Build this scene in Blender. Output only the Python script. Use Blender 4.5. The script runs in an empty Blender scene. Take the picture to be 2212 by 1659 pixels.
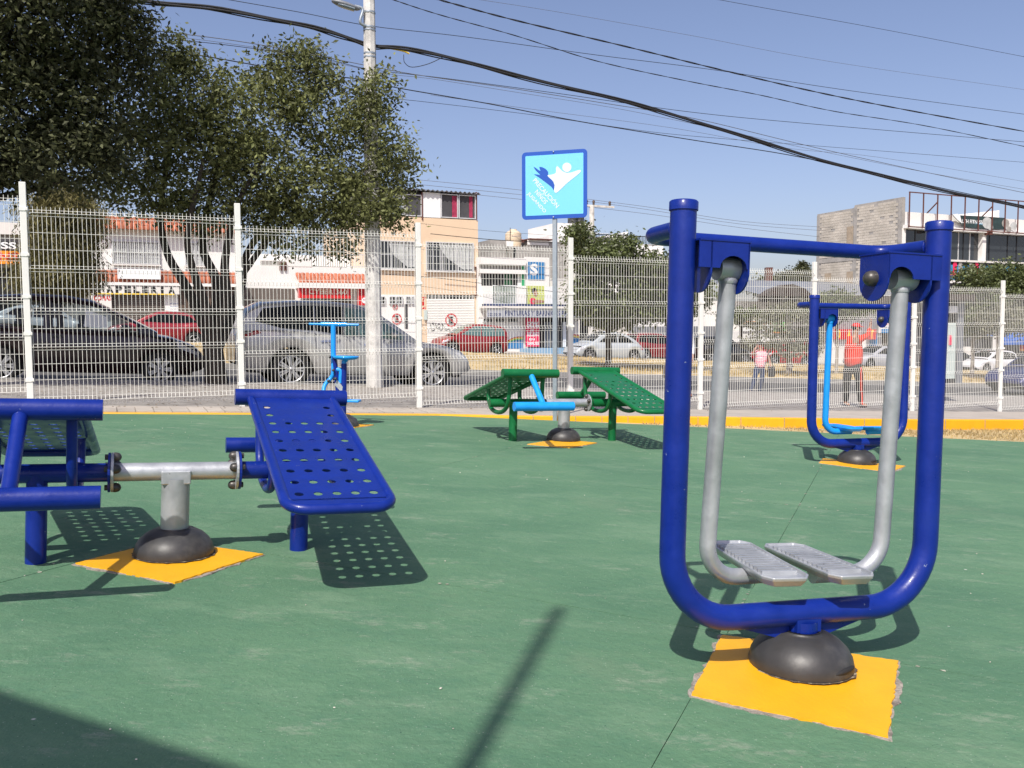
import bpy, math, random
import numpy as np
from mathutils import Vector, Matrix
random.seed(7); RNG = np.random.default_rng(11)
R = math.radians
SC = bpy.context.scene; COL = SC.collection

# ------------------------------------------------------------------ camera
CAMZ = 1.23; PITCH = R(3.65); ROLL = 0.0045; FPX = 1912.0; CX, CY = 1106.0, 829.5
fwd = np.array([0, math.cos(PITCH), -math.sin(PITCH)])
_r0 = np.array([1., 0, 0]); _u0 = np.cross(_r0, fwd)
right = _r0 * math.cos(ROLL) - _u0 * math.sin(ROLL)
up = _u0 * math.cos(ROLL) + _r0 * math.sin(ROLL)
cam = bpy.data.cameras.new('camera'); camo = bpy.data.objects.new('camera', cam); COL.objects.link(camo)
camo.matrix_world = Matrix(((right[0], up[0], -fwd[0], 0), (right[1], up[1], -fwd[1], 0), (right[2], up[2], -fwd[2], CAMZ), (0, 0, 0, 1)))
cam.sensor_width = 36; cam.lens = 36 * FPX / 2212; cam.clip_end = 3000; cam.clip_start = .05
SC.camera = camo

# ------------------------------------------------------------------ daylight
SUNV = Vector((-.23, -.79, 1.0)).normalized()          # towards the sun: behind the camera, a little left
w = bpy.data.worlds.new('World'); SC.world = w; w.use_nodes = True
wn = w.node_tree.nodes; wl = w.node_tree.links
sky = wn.new('ShaderNodeTexSky'); sky.sky_type = 'NISHITA'; sky.sun_disc = False
sky.sun_elevation = math.asin(SUNV.z); sky.sun_rotation = math.atan2(SUNV.x, SUNV.y)
sky.altitude = 1000; sky.air_density = 1.0; sky.dust_density = 5.0; sky.ozone_density = 4.0
vm_ = wn.new('ShaderNodeVectorMath'); vm_.operation = 'MULTIPLY'; vm_.inputs[1].default_value = (1.17, .975, .945)   # the dusty lilac cast of the city air
wl.new(sky.outputs[0], vm_.inputs[0]); wl.new(vm_.outputs[0], wn['Background'].inputs[0]); wn['Background'].inputs[1].default_value = .138
sun = bpy.data.lights.new('sun', 'SUN'); sun.energy = 4.4; sun.angle = R(.53); sun.color = (1, .955, .88)
suno = bpy.data.objects.new('sun', sun); COL.objects.link(suno)
suno.rotation_euler = SUNV.to_track_quat('Z', 'Y').to_euler()
SC.view_settings.view_transform = 'Standard'; SC.view_settings.look = 'None'
SC.view_settings.gamma = 1; SC.view_settings.use_curve_mapping = False; SC.view_settings.exposure = 0.25
SC.render.engine = 'CYCLES'

# ------------------------------------------------------------------ surveying helpers
GA, GB = -.052, -.003                                   # the whole street falls gently to the right
def gz(x, y): return GA * x + GB * y
PX0, PY0, YAW = -6.044, 11.076, .4292                   # first fence post, direction of the street
cs, sn = math.cos(YAW), math.sin(YAW)
def st(s, t): return PX0 + s * cs - t * sn, PY0 + s * sn + t * cs
def stz(s, t, z=0.): x, y = st(s, t); return Vector((x, y, gz(x, y) + z))
def to_st(x, y): dx, dy = x - PX0, y - PY0; return dx * cs + dy * sn, -dx * sn + dy * cs
def ray(u, v): return fwd + right * (u - CX) / FPX + up * (CY - v) / FPX
def ground(u, v, dz=0.):
    d = ray(u, v); k = -(CAMZ - dz) / (d[2] - GA * d[0] - GB * d[1]); return Vector((d[0]*k, d[1]*k, CAMZ + d[2]*k))
def onT(u, v, t):
    """street coordinate s and world height z where the sight line meets the upright plane at distance t from the fence"""
    d = ray(u, v); n = np.array([-sn, cs]); k = (t + (PX0*n[0] + PY0*n[1])) / (d[0]*n[0] + d[1]*n[1])
    return to_st(d[0]*k, d[1]*k)[0], CAMZ + d[2]*k
S_ = 2212 / 3264
def crop(x0, y0, f): return lambda x, y: ((x0 + x*f) * S_, (y0 + y*f) * S_)

# ------------------------------------------------------------------ materials
MATS = {}
def mat(name, col, rough=.6, metal=0., var=.12, vs=3., bump=0., bs=40., coat=0., spec=.5, island=0., objrand=0., col2=None, c2s=1.5, c2lo=.5, c2hi=.65, alpha=1., emit=None, trans=0., chip=None):
    if name in MATS: return MATS[name]
    m = bpy.data.materials.new(name); m.use_nodes = True; n = m.node_tree.nodes; l = m.node_tree.links
    b = n['Principled BSDF']; b.inputs['Roughness'].default_value = rough; b.inputs['Metallic'].default_value = metal
    b.inputs['Coat Weight'].default_value = coat; b.inputs['Coat Roughness'].default_value = .08
    b.inputs['Specular IOR Level'].default_value = spec
    tc = n.new('ShaderNodeTexCoord')
    nz = n.new('ShaderNodeTexNoise'); nz.inputs['Scale'].default_value = vs; nz.inputs['Detail'].default_value = 6; nz.inputs['Roughness'].default_value = .6
    l.new(tc.outputs['Object'], nz.inputs['Vector'])
    mr = n.new('ShaderNodeMapRange'); mr.inputs['From Min'].default_value = .25; mr.inputs['From Max'].default_value = .75
    mr.inputs['To Min'].default_value = 1 - var; mr.inputs['To Max'].default_value = 1 + var
    l.new(nz.outputs['Fac'], mr.inputs['Value'])
    val = mr.outputs[0]
    if island or objrand:
        src = n.new('ShaderNodeNewGeometry').outputs['Random Per Island'] if island else n.new('ShaderNodeObjectInfo').outputs['Random']
        a = island or objrand
        m2 = n.new('ShaderNodeMapRange'); m2.inputs['To Min'].default_value = 1 - a; m2.inputs['To Max'].default_value = 1 + a
        l.new(src, m2.inputs['Value']); mm = n.new('ShaderNodeMath'); mm.operation = 'MULTIPLY'
        l.new(val, mm.inputs[0]); l.new(m2.outputs[0], mm.inputs[1]); val = mm.outputs[0]
    base = n.new('ShaderNodeRGB'); base.outputs[0].default_value = (*col, 1); bc = base.outputs[0]
    if col2:
        n2 = n.new('ShaderNodeTexNoise'); n2.inputs['Scale'].default_value = c2s; n2.inputs['Detail'].default_value = 8; n2.inputs['Roughness'].default_value = .65
        l.new(tc.outputs['Object'], n2.inputs['Vector'])
        r2 = n.new('ShaderNodeMapRange'); r2.inputs['From Min'].default_value = c2lo; r2.inputs['From Max'].default_value = c2hi
        l.new(n2.outputs['Fac'], r2.inputs['Value'])
        mx = n.new('ShaderNodeMix'); mx.data_type = 'RGBA'; l.new(r2.outputs[0], mx.inputs[0]); l.new(bc, mx.inputs[6]); mx.inputs[7].default_value = (*col2, 1); bc = mx.outputs[2]
    if chip:
        n4 = n.new('ShaderNodeTexNoise'); n4.inputs['Scale'].default_value = chip[1]; n4.inputs['Detail'].default_value = 4; n4.inputs['Roughness'].default_value = .7; l.new(tc.outputs['Object'], n4.inputs['Vector'])
        r4 = n.new('ShaderNodeMapRange'); r4.inputs['From Min'].default_value = chip[2]; r4.inputs['From Max'].default_value = chip[2]+.02; l.new(n4.outputs['Fac'], r4.inputs['Value'])
        mx4 = n.new('ShaderNodeMix'); mx4.data_type = 'RGBA'; l.new(r4.outputs[0], mx4.inputs[0]); l.new(bc, mx4.inputs[6]); mx4.inputs[7].default_value = (*chip[0], 1); bc = mx4.outputs[2]
        r5 = n.new('ShaderNodeMapRange'); r5.inputs['From Min'].default_value = .3; r5.inputs['From Max'].default_value = .75; r5.inputs['To Min'].default_value = rough*.8; r5.inputs['To Max'].default_value = min(1, rough*1.7); l.new(nz.outputs['Fac'], r5.inputs['Value']); l.new(r5.outputs[0], b.inputs['Roughness'])
    vm = n.new('ShaderNodeVectorMath'); vm.operation = 'SCALE'; l.new(bc, vm.inputs[0]); l.new(val, vm.inputs['Scale'])
    l.new(vm.outputs[0], b.inputs['Base Color'])
    if bump:
        nb = n.new('ShaderNodeTexNoise'); nb.inputs['Scale'].default_value = bs; nb.inputs['Detail'].default_value = 5
        l.new(tc.outputs['Object'], nb.inputs['Vector'])
        bp = n.new('ShaderNodeBump'); bp.inputs['Strength'].default_value = bump; bp.inputs['Distance'].default_value = .01
        l.new(nb.outputs['Fac'], bp.inputs['Height']); l.new(bp.outputs[0], b.inputs['Normal'])
    if emit: b.inputs['Emission Color'].default_value = (*emit[:3], 1); b.inputs['Emission Strength'].default_value = emit[3]
    if trans:
        tr = n.new('ShaderNodeBsdfTranslucent'); l.new(vm.outputs[0], tr.inputs[0]); ms = n.new('ShaderNodeMixShader'); ms.inputs[0].default_value = trans
        out = [k for k in n if k.type == 'OUTPUT_MATERIAL'][0]
        l.new(b.outputs[0], ms.inputs[1]); l.new(tr.outputs[0], ms.inputs[2]); l.new(ms.outputs[0], out.inputs[0])
    MATS[name] = m; return m

M = dict(
 blue=mat('blue gloss enamel', (.0038, .020, .205), .30, var=.18, vs=9, bump=.10, bs=55, coat=.08, spec=.32, col2=(.008, .028, .21), c2s=5, c2lo=.55, c2hi=.8, chip=((.20, .24, .36), 30, .70)),
 green=mat('green gloss enamel', (.004, .125, .036), .32, var=.14, vs=9, bump=.08, bs=55, coat=.1, spec=.35, chip=((.25, .33, .27), 30, .70)),
 cyan=mat('light blue enamel', (.006, .28, .76), .38, var=.09, vs=9, bump=.07, bs=55, coat=.2, chip=((.5, .6, .65), 26, .74)),
 silver=mat('silver paint', (.42, .44, .46), .36, metal=.5, var=.22, vs=8, bump=.10, bs=45, chip=((.20, .20, .20), 22, .71)),
 galv=mat('galvanised steel', (.36, .41, .45), .45, metal=.6, var=.12, vs=25, bump=.03),
 rubber=mat('black rubber', (.036, .036, .037), .46, var=.3, vs=9, bump=.10, bs=30, col2=(.082, .080, .076), c2s=6, c2lo=.52, c2hi=.75),
 bolt=mat('dull bolt caps', (.07, .065, .06), .4, metal=.4, var=.35, vs=30),
 yellow=mat('yellow painted concrete', (.76, .375, .006), .55, var=.09, vs=6, bump=.16, bs=70, col2=(.64, .29, .008), c2s=3, c2lo=.58, c2hi=.8),
 rough_conc=mat('broken concrete', (.30, .27, .23), .95, var=.35, vs=30, bump=.9, bs=60, col2=(.14, .12, .10), c2s=20),
 white_steel=mat('white powder coated steel', (.72, .72, .68), .4, var=.05, vs=4, bump=.02),
 whitewire=mat('white coated wire', (.74, .74, .68), .45, var=.05, vs=4),
 conc=mat('pale concrete', (.40, .36, .31), .9, var=.14, vs=2.2, bump=.25, bs=40, objrand=.07, col2=(.30, .27, .23), c2s=1.2, c2lo=.5, c2hi=.75),
 cobble=mat('grey laid stone', (.30, .28, .25), .92, var=.25, vs=7, bump=.6, bs=14, col2=(.22, .20, .18), c2s=3),
 dirt=mat('dusty earth', (.33, .27, .20), 1, var=.25, vs=3, bump=.4, bs=25),
 asphalt=mat('worn asphalt', (.082, .08, .076), .9, var=.2, vs=1.5, bump=.2, bs=60, col2=(.10, .098, .093), c2s=.6),
 drygrass=mat('dry grass ground', (.46, .35, .175), 1, var=.25, vs=1.6, bump=.6, bs=18, col2=(.30, .24, .12), c2s=1.1),
 kerbconc=mat('grey kerb', (.26, .255, .24), .9, var=.2, vs=3, bump=.2),
 white=mat('white wall paint', (.74, .73, .70), .8, var=.06, vs=.7, bump=.06, bs=20, col2=(.62, .60, .56), c2s=.5, c2lo=.55, c2hi=.8),
 offwhite=mat('off white wall', (.66, .64, .60), .85, var=.08, vs=.8, bump=.06, bs=20),
 beige=mat('peach wall paint', (.68, .52, .36), .85, var=.05, vs=.5, bump=.06, bs=20, col2=(.62, .47, .32), c2s=.6, c2lo=.5, c2hi=.8),
 greycem=mat('grey cement render', (.33, .315, .29), .95, var=.16, vs=1.2, bump=.2, bs=10, col2=(.24, .23, .21), c2s=1.3),
 brown=mat('brown sheet door', (.085, .055, .038), .6, var=.15, vs=3),
 darkbrown=mat('dark brown fascia', (.055, .04, .034), .7, var=.2, vs=2),
 terracotta=mat('terracotta tile', (.42, .135, .07), .8, var=.2, vs=6, bump=.1, objrand=.2, col2=(.36, .10, .05), c2s=3),
 shutter=mat('brown roller shutter', (.12, .10, .085), .6, var=.15, vs=3),
 wshutter=mat('white roller shutter', (.72, .71, .67), .5, var=.04, vs=2),
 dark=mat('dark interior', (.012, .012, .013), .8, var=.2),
 dim=mat('dim interior', (.06, .06, .065), .8, var=.3, vs=1.2),
 glass=mat('window glass', (.03, .035, .04), .06, var=.1, spec=.8),
 glass_blue=mat('glass with painted pale reflection', (.22, .27, .32), .12, var=.1, spec=.8),  # pale blue base colour paints in a reflection on the pane
 curtain=mat('pale net curtain', (.45, .47, .46), .9, var=.3, vs=3),
 pink=mat('dark pink curtain', (.33, .03, .08), .9, var=.3, vs=5),
 steelgrey=mat('grey metal sheet', (.22, .235, .26), .5, metal=.3, var=.12, vs=2),
 alu=mat('pale metal frame', (.62, .63, .63), .4, metal=.2, var=.05),
 rust=mat('rusty red iron', (.11, .040, .03), .8, var=.3, vs=6),
 blackiron=mat('black iron', (.02, .02, .022), .5, var=.2),
 cable=mat('black cable sheath', (.012, .012, .013), .6, var=.2, vs=4),
 wirebare=mat('grey bare wire', (.16, .16, .17), .5, metal=.5, var=.1),
 pole=mat('weathered concrete pole', (.58, .57, .54), .9, var=.22, vs=5, bump=.25, bs=20, col2=(.36, .35, .33), c2s=4, c2lo=.48, c2hi=.7),
 bark=mat('dark bark', (.042, .034, .027), .95, var=.35, vs=8, bump=.8, bs=16),
 palebark=mat('pale bark', (.30, .27, .23), .95, var=.25, vs=5, bump=.4, bs=16),
 leaf=mat('ficus leaves', (.150, .165, .062), .5, var=.55, vs=2.2, island=.6, trans=.3, spec=.3),
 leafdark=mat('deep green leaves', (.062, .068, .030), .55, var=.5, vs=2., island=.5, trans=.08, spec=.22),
 leafyel=mat('yellow green willow leaves', (.15, .135, .045), .6, var=.25, vs=1.5, island=.4, trans=.25),
 leafmid=mat('street tree leaves', (.095, .118, .038), .5, var=.25, vs=.9, island=.5, trans=.2),
 leafpale=mat('pale dusty leaves', (.17, .17, .11), .6, var=.25, vs=.9, island=.5, trans=.2),
 red=mat('red sign paint', (.55, .015, .018), .5, var=.06),
 navy=mat('navy letters', (.02, .035, .11), .6, var=.06),
 black=mat('black paint', (.012, .012, .012), .5, var=.1),
 cream=mat('cream letters', (.72, .66, .50), .6, var=.05),
 yel=mat('yellow sign paint', (.78, .55, .06), .6, var=.05),
 orange=mat('orange sign sheet', (.85, .28, .012), .5, var=.05),
 signblue=mat('sign light blue sheet', (.17, .55, .84), .45, var=.03, vs=1),
 signnavy=mat('sign border blue', (.008, .075, .40), .45, var=.03, vs=1),
 signwhite=mat('sign white vinyl', (.62, .70, .70), .5, var=.03, vs=1),
 shopblue=mat('shop blue paint', (.035, .19, .42), .6, var=.12, vs=1),
 skyblue=mat('pale blue step paint', (.22, .37, .52), .8, var=.15, vs=1),
 shopgreen=mat('shop green paint', (.03, .33, .13), .6, var=.08),
 dkgreen=mat('dark green curtain', (.012, .075, .03), .8, var=.2),
 limegreen=mat('lime poster', (.50, .56, .16), .6, var=.12, vs=2),
 signgreen=mat('green board', (.09, .46, .08), .6, var=.08),
 skin=mat('skin', (.36, .19, .125), .6, var=.05), hair=mat('black hair', (.012, .010, .010), .5, var=.2),
 redcloth=mat('red jersey', (.70, .030, .008), .85, var=.12, vs=9, bump=.2, bs=25),
 blackcloth=mat('black track trousers', (.016, .016, .018), .85, var=.2, vs=9, bump=.2, bs=25),
 denim=mat('dark denim', (.035, .05, .10), .85, var=.25, vs=12, bump=.2, bs=25),
 whitecloth=mat('white shirt cloth', (.72, .72, .72), .85, var=.06, vs=9, bump=.2, bs=25),
 redstripe=mat('orange red stripe', (.72, .06, .03), .8, var=.05),
 shoe=mat('dark shoes', (.03, .035, .05), .6, var=.1),
 tank=mat('cream water tank plastic', (.62, .50, .35), .5, var=.06),
 tyre=mat('tyre rubber', (.016, .016, .016), .85, var=.2),
 rim=mat('alloy wheel', (.52, .53, .54), .3, metal=.7, var=.06),
 carglass=mat('tinted car glass', (.006, .007, .008), .05, var=.05, spec=.14),
 carclear=mat('pale car glass', (.09, .16, .15), .05, var=.1, spec=.8),
 chrome=mat('chrome trim', (.6, .6, .62), .15, metal=.9, var=.03),
 lamp=mat('car lamp lens', (.42, .43, .45), .1, var=.1, spec=.8),
 redlamp=mat('red lamp lens', (.30, .012, .012), .12, var=.1, spec=.8),
 plastic=mat('black trim plastic', (.018, .018, .019), .6, var=.1),
 paper=mat('white paper', (.74, .76, .76), .7, var=.05),
 bluetext=mat('faded blue print', (.08, .14, .36), .7, var=.1),
 magenta=mat('magenta banner', (.70, .02, .09), .5, var=.06),
 awnblue=mat('blue awning cloth', (.02, .11, .42), .7, var=.12, vs=1),
 palegreen=mat('pale green panel', (.47, .55, .52), .5, var=.06, vs=1),
)
def seethrough():
    m = bpy.data.materials.new('clear car glass'); m.use_nodes = True; n = m.node_tree.nodes; l = m.node_tree.links; out = [k for k in n if k.type == 'OUTPUT_MATERIAL'][0]
    t = n.new('ShaderNodeBsdfTransparent'); t.inputs[0].default_value = (.55, .60, .62, 1); g = n.new('ShaderNodeBsdfGlossy'); g.inputs['Roughness'].default_value = .03; f = n.new('ShaderNodeFresnel'); f.inputs[0].default_value = 1.45; ms = n.new('ShaderNodeMixShader')
    l.new(f.outputs[0], ms.inputs[0]); l.new(t.outputs[0], ms.inputs[1]); l.new(g.outputs[0], ms.inputs[2]); l.new(ms.outputs[0], out.inputs[0]); return m
M['seethrough'] = seethrough()
def paint(name, col, metal=.25, rough=.32): return mat(name, col, rough, metal=metal, var=.04, vs=2, coat=.6, bump=.01, bs=5)

# green court surface: brushed acrylic paint with pale scuffs, darker pits and streaks
def court_material():
    m = bpy.data.materials.new('green court paint'); m.use_nodes = True; n = m.node_tree.nodes; l = m.node_tree.links; b = n['Principled BSDF']
    b.inputs['Roughness'].default_value = .82; b.inputs['Specular IOR Level'].default_value = .3
    g = n.new('ShaderNodeNewGeometry')
    def noise(scale, detail=8, rough=.6, stretch=None):
        t = n.new('ShaderNodeTexNoise'); t.inputs['Scale'].default_value = scale; t.inputs['Detail'].default_value = detail; t.inputs['Roughness'].default_value = rough
        if stretch:
            mp = n.new('ShaderNodeMapping'); mp.inputs['Scale'].default_value = stretch; mp.inputs['Rotation'].default_value = (0, 0, .35); l.new(g.outputs['Position'], mp.inputs[0]); l.new(mp.outputs[0], t.inputs['Vector'])
        else: l.new(g.outputs['Position'], t.inputs['Vector'])
        return t.outputs['Fac']
    def mix(a, bcol, fac, lo, hi, amount=1.):
        r = n.new('ShaderNodeMapRange'); r.inputs['From Min'].default_value = lo; r.inputs['From Max'].default_value = hi; r.inputs['To Max'].default_value = amount; l.new(fac, r.inputs['Value'])
        mx = n.new('ShaderNodeMix'); mx.data_type = 'RGBA'; l.new(r.outputs[0], mx.inputs[0]); l.new(a, mx.inputs[6]); mx.inputs[7].default_value = (*bcol, 1); return mx.outputs[2]
    base = n.new('ShaderNodeRGB'); base.outputs[0].default_value = (.100, .204, .115, 1); c = base.outputs[0]
    c = mix(c, (.076, .170, .098), noise(.7, 7, .6), .42, .62)
    c = mix(c, (.175, .215, .150), noise(.45, 9, .7), .56, .74, .55)
    c = mix(c, (.150, .250, .155), noise(1.3, 10, .72, (1, 1.9, 1)), .50, .72, .85)
    c = mix(c, (.066, .160, .100), noise(3.5, 9, .72, (1, 1.5, 1)), .53, .74, .6)
    c = mix(c, (.066, .165, .102), noise(17, 8, .75), .50, .72, .5)
    c = mix(c, (.150, .270, .175), noise(42, 6, .75), .55, .75, .5)
    c = mix(c, (.30, .335, .26), noise(2.2, 12, .82, (1, 2.0, 1)), .56, .72, .8)
    c = mix(c, (.42, .46, .38), noise(7.5, 12, .82, (1, 2.6, 1)), .665, .72, .75)
    c = mix(c, (.022, .070, .046), noise(95, 3, .6), .675, .72, .85)
    c = mix(c, (.40, .46, .38), noise(120, 2, .5), .70, .74, .7)
    v = n.new('ShaderNodeTexVoronoi'); v.inputs['Scale'].default_value = 2.1; v.inputs['Randomness'].default_value = 1; l.new(g.outputs['Position'], v.inputs['Vector'])
    r = n.new('ShaderNodeMapRange'); r.inputs['From Min'].default_value = .012; r.inputs['From Max'].default_value = .020; r.inputs['To Min'].default_value = 1; r.inputs['To Max'].default_value = 0; l.new(v.outputs['Distance'], r.inputs['Value'])
    mx = n.new('ShaderNodeMix'); mx.data_type = 'RGBA'; l.new(r.outputs[0], mx.inputs[0]); l.new(c, mx.inputs[6]); mx.inputs[7].default_value = (.5, .52, .46, 1); c = mx.outputs[2]
    l.new(c, b.inputs['Base Color'])
    h = n.new('ShaderNodeMath'); h.operation = 'ADD'; l.new(noise(60, 6, .7), h.inputs[0])
    h2 = n.new('ShaderNodeMath'); h2.operation = 'MULTIPLY'; h2.inputs[1].default_value = 3; l.new(noise(11, 5, .65), h2.inputs[0]); l.new(h2.outputs[0], h.inputs[1])
    bp = n.new('ShaderNodeBump'); bp.inputs['Strength'].default_value = .7; bp.inputs['Distance'].default_value = .006; l.new(h.outputs[0], bp.inputs['Height']); l.new(bp.outputs[0], b.inputs['Normal'])
    return m
M['court'] = court_material()
def block_material():
    m = bpy.data.materials.new('bare blockwork'); m.use_nodes = True; n = m.node_tree.nodes; l = m.node_tree.links; b = n['Principled BSDF']; b.inputs['Roughness'].default_value = .95
    tc = n.new('ShaderNodeTexCoord'); mp = n.new('ShaderNodeMapping'); mp.inputs['Rotation'].default_value = (R(90), 0, R(90)); l.new(tc.outputs['Object'], mp.inputs[0])
    nz = n.new('ShaderNodeTexNoise'); nz.inputs['Scale'].default_value = 1.3; nz.inputs['Detail'].default_value = 8; l.new(tc.outputs['Object'], nz.inputs['Vector'])
    r = n.new('ShaderNodeValToRGB'); r.color_ramp.elements[0].position = .35; r.color_ramp.elements[0].color = (.30, .26, .205, 1); r.color_ramp.elements[1].position = .65; r.color_ramp.elements[1].color = (.47, .42, .345, 1)
    l.new(nz.outputs['Fac'], r.inputs[0]); l.new(r.outputs[0], b.inputs['Base Color'])
    bp = n.new('ShaderNodeBump'); bp.inputs['Strength'].default_value = .6; bp.inputs['Distance'].default_value = .03; n3 = n.new('ShaderNodeTexNoise'); n3.inputs['Scale'].default_value = 6; l.new(tc.outputs['Object'], n3.inputs['Vector']); l.new(n3.outputs['Fac'], bp.inputs['Height']); l.new(bp.outputs[0], b.inputs['Normal'])
    return m
M['block'] = block_material()

# ------------------------------------------------------------------ object helpers
def tag(o, label=None, cat=None, group=None, kind=None):
    if label: o['label'] = label
    if cat: o['category'] = cat
    if group: o['group'] = group
    if kind: o['kind'] = kind
    return o
def empty(name, mw, label, cat, group=None):
    o = bpy.data.objects.new(name, None); COL.objects.link(o); o.empty_display_size = .2
    o.matrix_world = mw if isinstance(mw, Matrix) else Matrix.Translation(mw)
    return tag(o, label, cat, group)
def frame(x, y, yaw, tx=GA, ty=GB, dz=0.):
    n = Vector((-tx, -ty, 1)).normalized(); xa = Vector((math.cos(yaw), math.sin(yaw), 0)); xa = (xa - n*xa.dot(n)).normalized(); ya = n.cross(xa)
    m = Matrix((xa, ya, n)).transposed().to_4x4(); m.translation = Vector((x, y, gz(x, y) + dz)); return m
def upright(x, y, yaw, z): m = Matrix.Rotation(yaw, 4, 'Z'); m.translation = Vector((x, y, z)); return m
def dup(o, mw=None, parent=None, label=None, group=None):
    c = o.copy(); COL.objects.link(c)
    if parent is not None: c.parent = parent; c.matrix_parent_inverse = Matrix.Identity(4)
    if mw is not None: c.matrix_world = mw
    if label: c['label'] = label
    if group: c['group'] = group
    for ch in KIDS.get(o.name, []): dup(ch, None, c)
    return c
KIDS = {}
class MB:
    def __init__(s): s.v = []; s.f = []; s.sm = []
    def add(s, vs, fs, smooth=False):
        k = len(s.v); s.v += [tuple(p) for p in vs]; s.f += [tuple(i + k for i in f) for f in fs]; s.sm += [smooth]*len(fs); return s
    def box(s, x0, x1, y0, y1, z0, z1, m=None):
        vs = [(x, y, z) for z in (z0, z1) for y in (y0, y1) for x in (x0, x1)]
        if m is not None: vs = [m @ Vector(p) for p in vs]
        return s.add(vs, [(0,2,3,1), (4,5,7,6), (0,1,5,4), (2,6,7,3), (0,4,6,2), (1,3,7,5)])
    def tube(s, path, r, n=12, caps=True, closed=False, smooth=True):
        P = [Vector(p) for p in path]; N = len(P); rr = r if hasattr(r, '__len__') else [r]*N
        T = []
        for i in range(N):
            a = P[i-1] if (i > 0 or closed) else P[i]; b = P[(i+1) % N] if (i < N-1 or closed) else P[i]; T.append((b-a).normalized())
        ref = Vector((0, 0, 1)) if abs(T[0].z) < .9 else Vector((1, 0, 0)); u = (ref - T[0]*ref.dot(T[0])).normalized(); vs = []
        for i in range(N):
            u = u - T[i]*u.dot(T[i]); u = u.normalized() if u.length > 1e-6 else T[i].orthogonal().normalized(); w_ = T[i].cross(u)
            for k in range(n): a = 2*math.pi*(k+.5)/n; vs.append(P[i] + (u*math.cos(a) + w_*math.sin(a))*rr[i])
        fs = []
        for i in range(N if closed else N-1):
            j = (i+1) % N
            for k in range(n): k2 = (k+1) % n; fs.append((i*n+k, i*n+k2, j*n+k2, j*n+k))
        s.add(vs, fs, smooth)
        if caps and not closed:
            s.add(vs[:n], [tuple(range(n))[::-1]]); s.add(vs[-n:], [tuple(range(n))])
        return s
    def lathe(s, prof, n=24, m=None, smooth=True, close=False):
        vs = [(r*math.cos(2*math.pi*k/n), r*math.sin(2*math.pi*k/n), z) for r, z in prof for k in range(n)]
        if m is not None: vs = [m @ Vector(p) for p in vs]
        fs = [(i*n+k, i*n+(k+1) % n, (i+1)*n+(k+1) % n, (i+1)*n+k) for i in range(len(prof)-1) for k in range(n)]
        s.add(vs, fs, smooth)
        if close: s.add(vs[:n], [tuple(range(n))[::-1]]); s.add(vs[-n:], [tuple(range(n))])
        return s
    def prism(s, poly, y0, y1, m=None, axis='y'):
        """poly of (a, b); extruded along y (a=x, b=z) or z (a=x, b=y)"""
        n = len(poly)
        vs = [(a, y0, b) for a, b in poly] + [(a, y1, b) for a, b in poly] if axis == 'y' else [(a, b, y0) for a, b in poly] + [(a, b, y1) for a, b in poly]
        if m is not None: vs = [m @ Vector(p) for p in vs]
        return s.add(vs, [tuple(range(n)), tuple(range(n, 2*n))[::-1]] + [(i, i+n, (i+1) % n + n, (i+1) % n) for i in range(n)])
    def mesh(s, name):
        me = bpy.data.meshes.new(name); me.from_pydata(s.v, [], s.f); me.polygons.foreach_set('use_smooth', s.sm); me.validate(); me.update(); return me
    def build(s, name, m, parent=None, mw=None, bevel=0):
        me = s.mesh(name); me.materials.append(m); return link(name, me, parent, mw, bevel)
def link(name, me, parent=None, mw=None, bevel=0):
    o = bpy.data.objects.new(name, me); COL.objects.link(o)
    if parent is not None: o.parent = parent; KIDS.setdefault(parent.name, []).append(o)
    if mw is not None: o.matrix_local = mw
    if bevel: b = o.modifiers.new('bevel', 'BEVEL'); b.width = bevel; b.segments = 2; b.limit_method = 'ANGLE'
    return o
def fix_normals(me):
    import bmesh
    bm = bmesh.new(); bm.from_mesh(me); bmesh.ops.recalc_face_normals(bm, faces=bm.faces); bm.to_mesh(me); bm.free()
def arc(c, r, a0, a1, n=8, plane='xz', const=0.):
    out = []
    for i in range(n+1):
        a = R(a0 + (a1-a0)*i/n); p, q = c[0] + r*math.cos(a), c[1] + r*math.sin(a)
        out.append((p, const, q) if plane == 'xz' else (p, q, const) if plane == 'xy' else (const, p, q))
    return out
def bez(pts, n=10):
    """smooth curve through points (Catmull-Rom)"""
    P = [Vector(p) for p in pts]; P = [2*P[0]-P[1]] + P + [2*P[-1]-P[-2]]; out = []
    for i in range(1, len(P)-2):
        for k in range(n):
            t = k/n; out.append(.5*((2*P[i]) + (-P[i-1]+P[i+1])*t + (2*P[i-1]-5*P[i]+4*P[i+1]-P[i+2])*t*t + (-P[i-1]+3*P[i]-3*P[i+1]+P[i+2])*t**3))
    out.append(P[-2]); return out
TMP = bpy.data.objects.new('tmp', bpy.data.curves.new('tmp', 'FONT')); COL.objects.link(TMP)
def text_mesh(string, bold=.0, extrude=.0):
    c = TMP.data; c.body = string; c.size = 1; c.offset = bold; c.extrude = extrude; c.resolution_u = 3; c.align_x = 'LEFT'
    dg = bpy.context.evaluated_depsgraph_get(); dg.update()
    me = bpy.data.meshes.new_from_object(TMP.evaluated_get(dg)); return me
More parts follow.
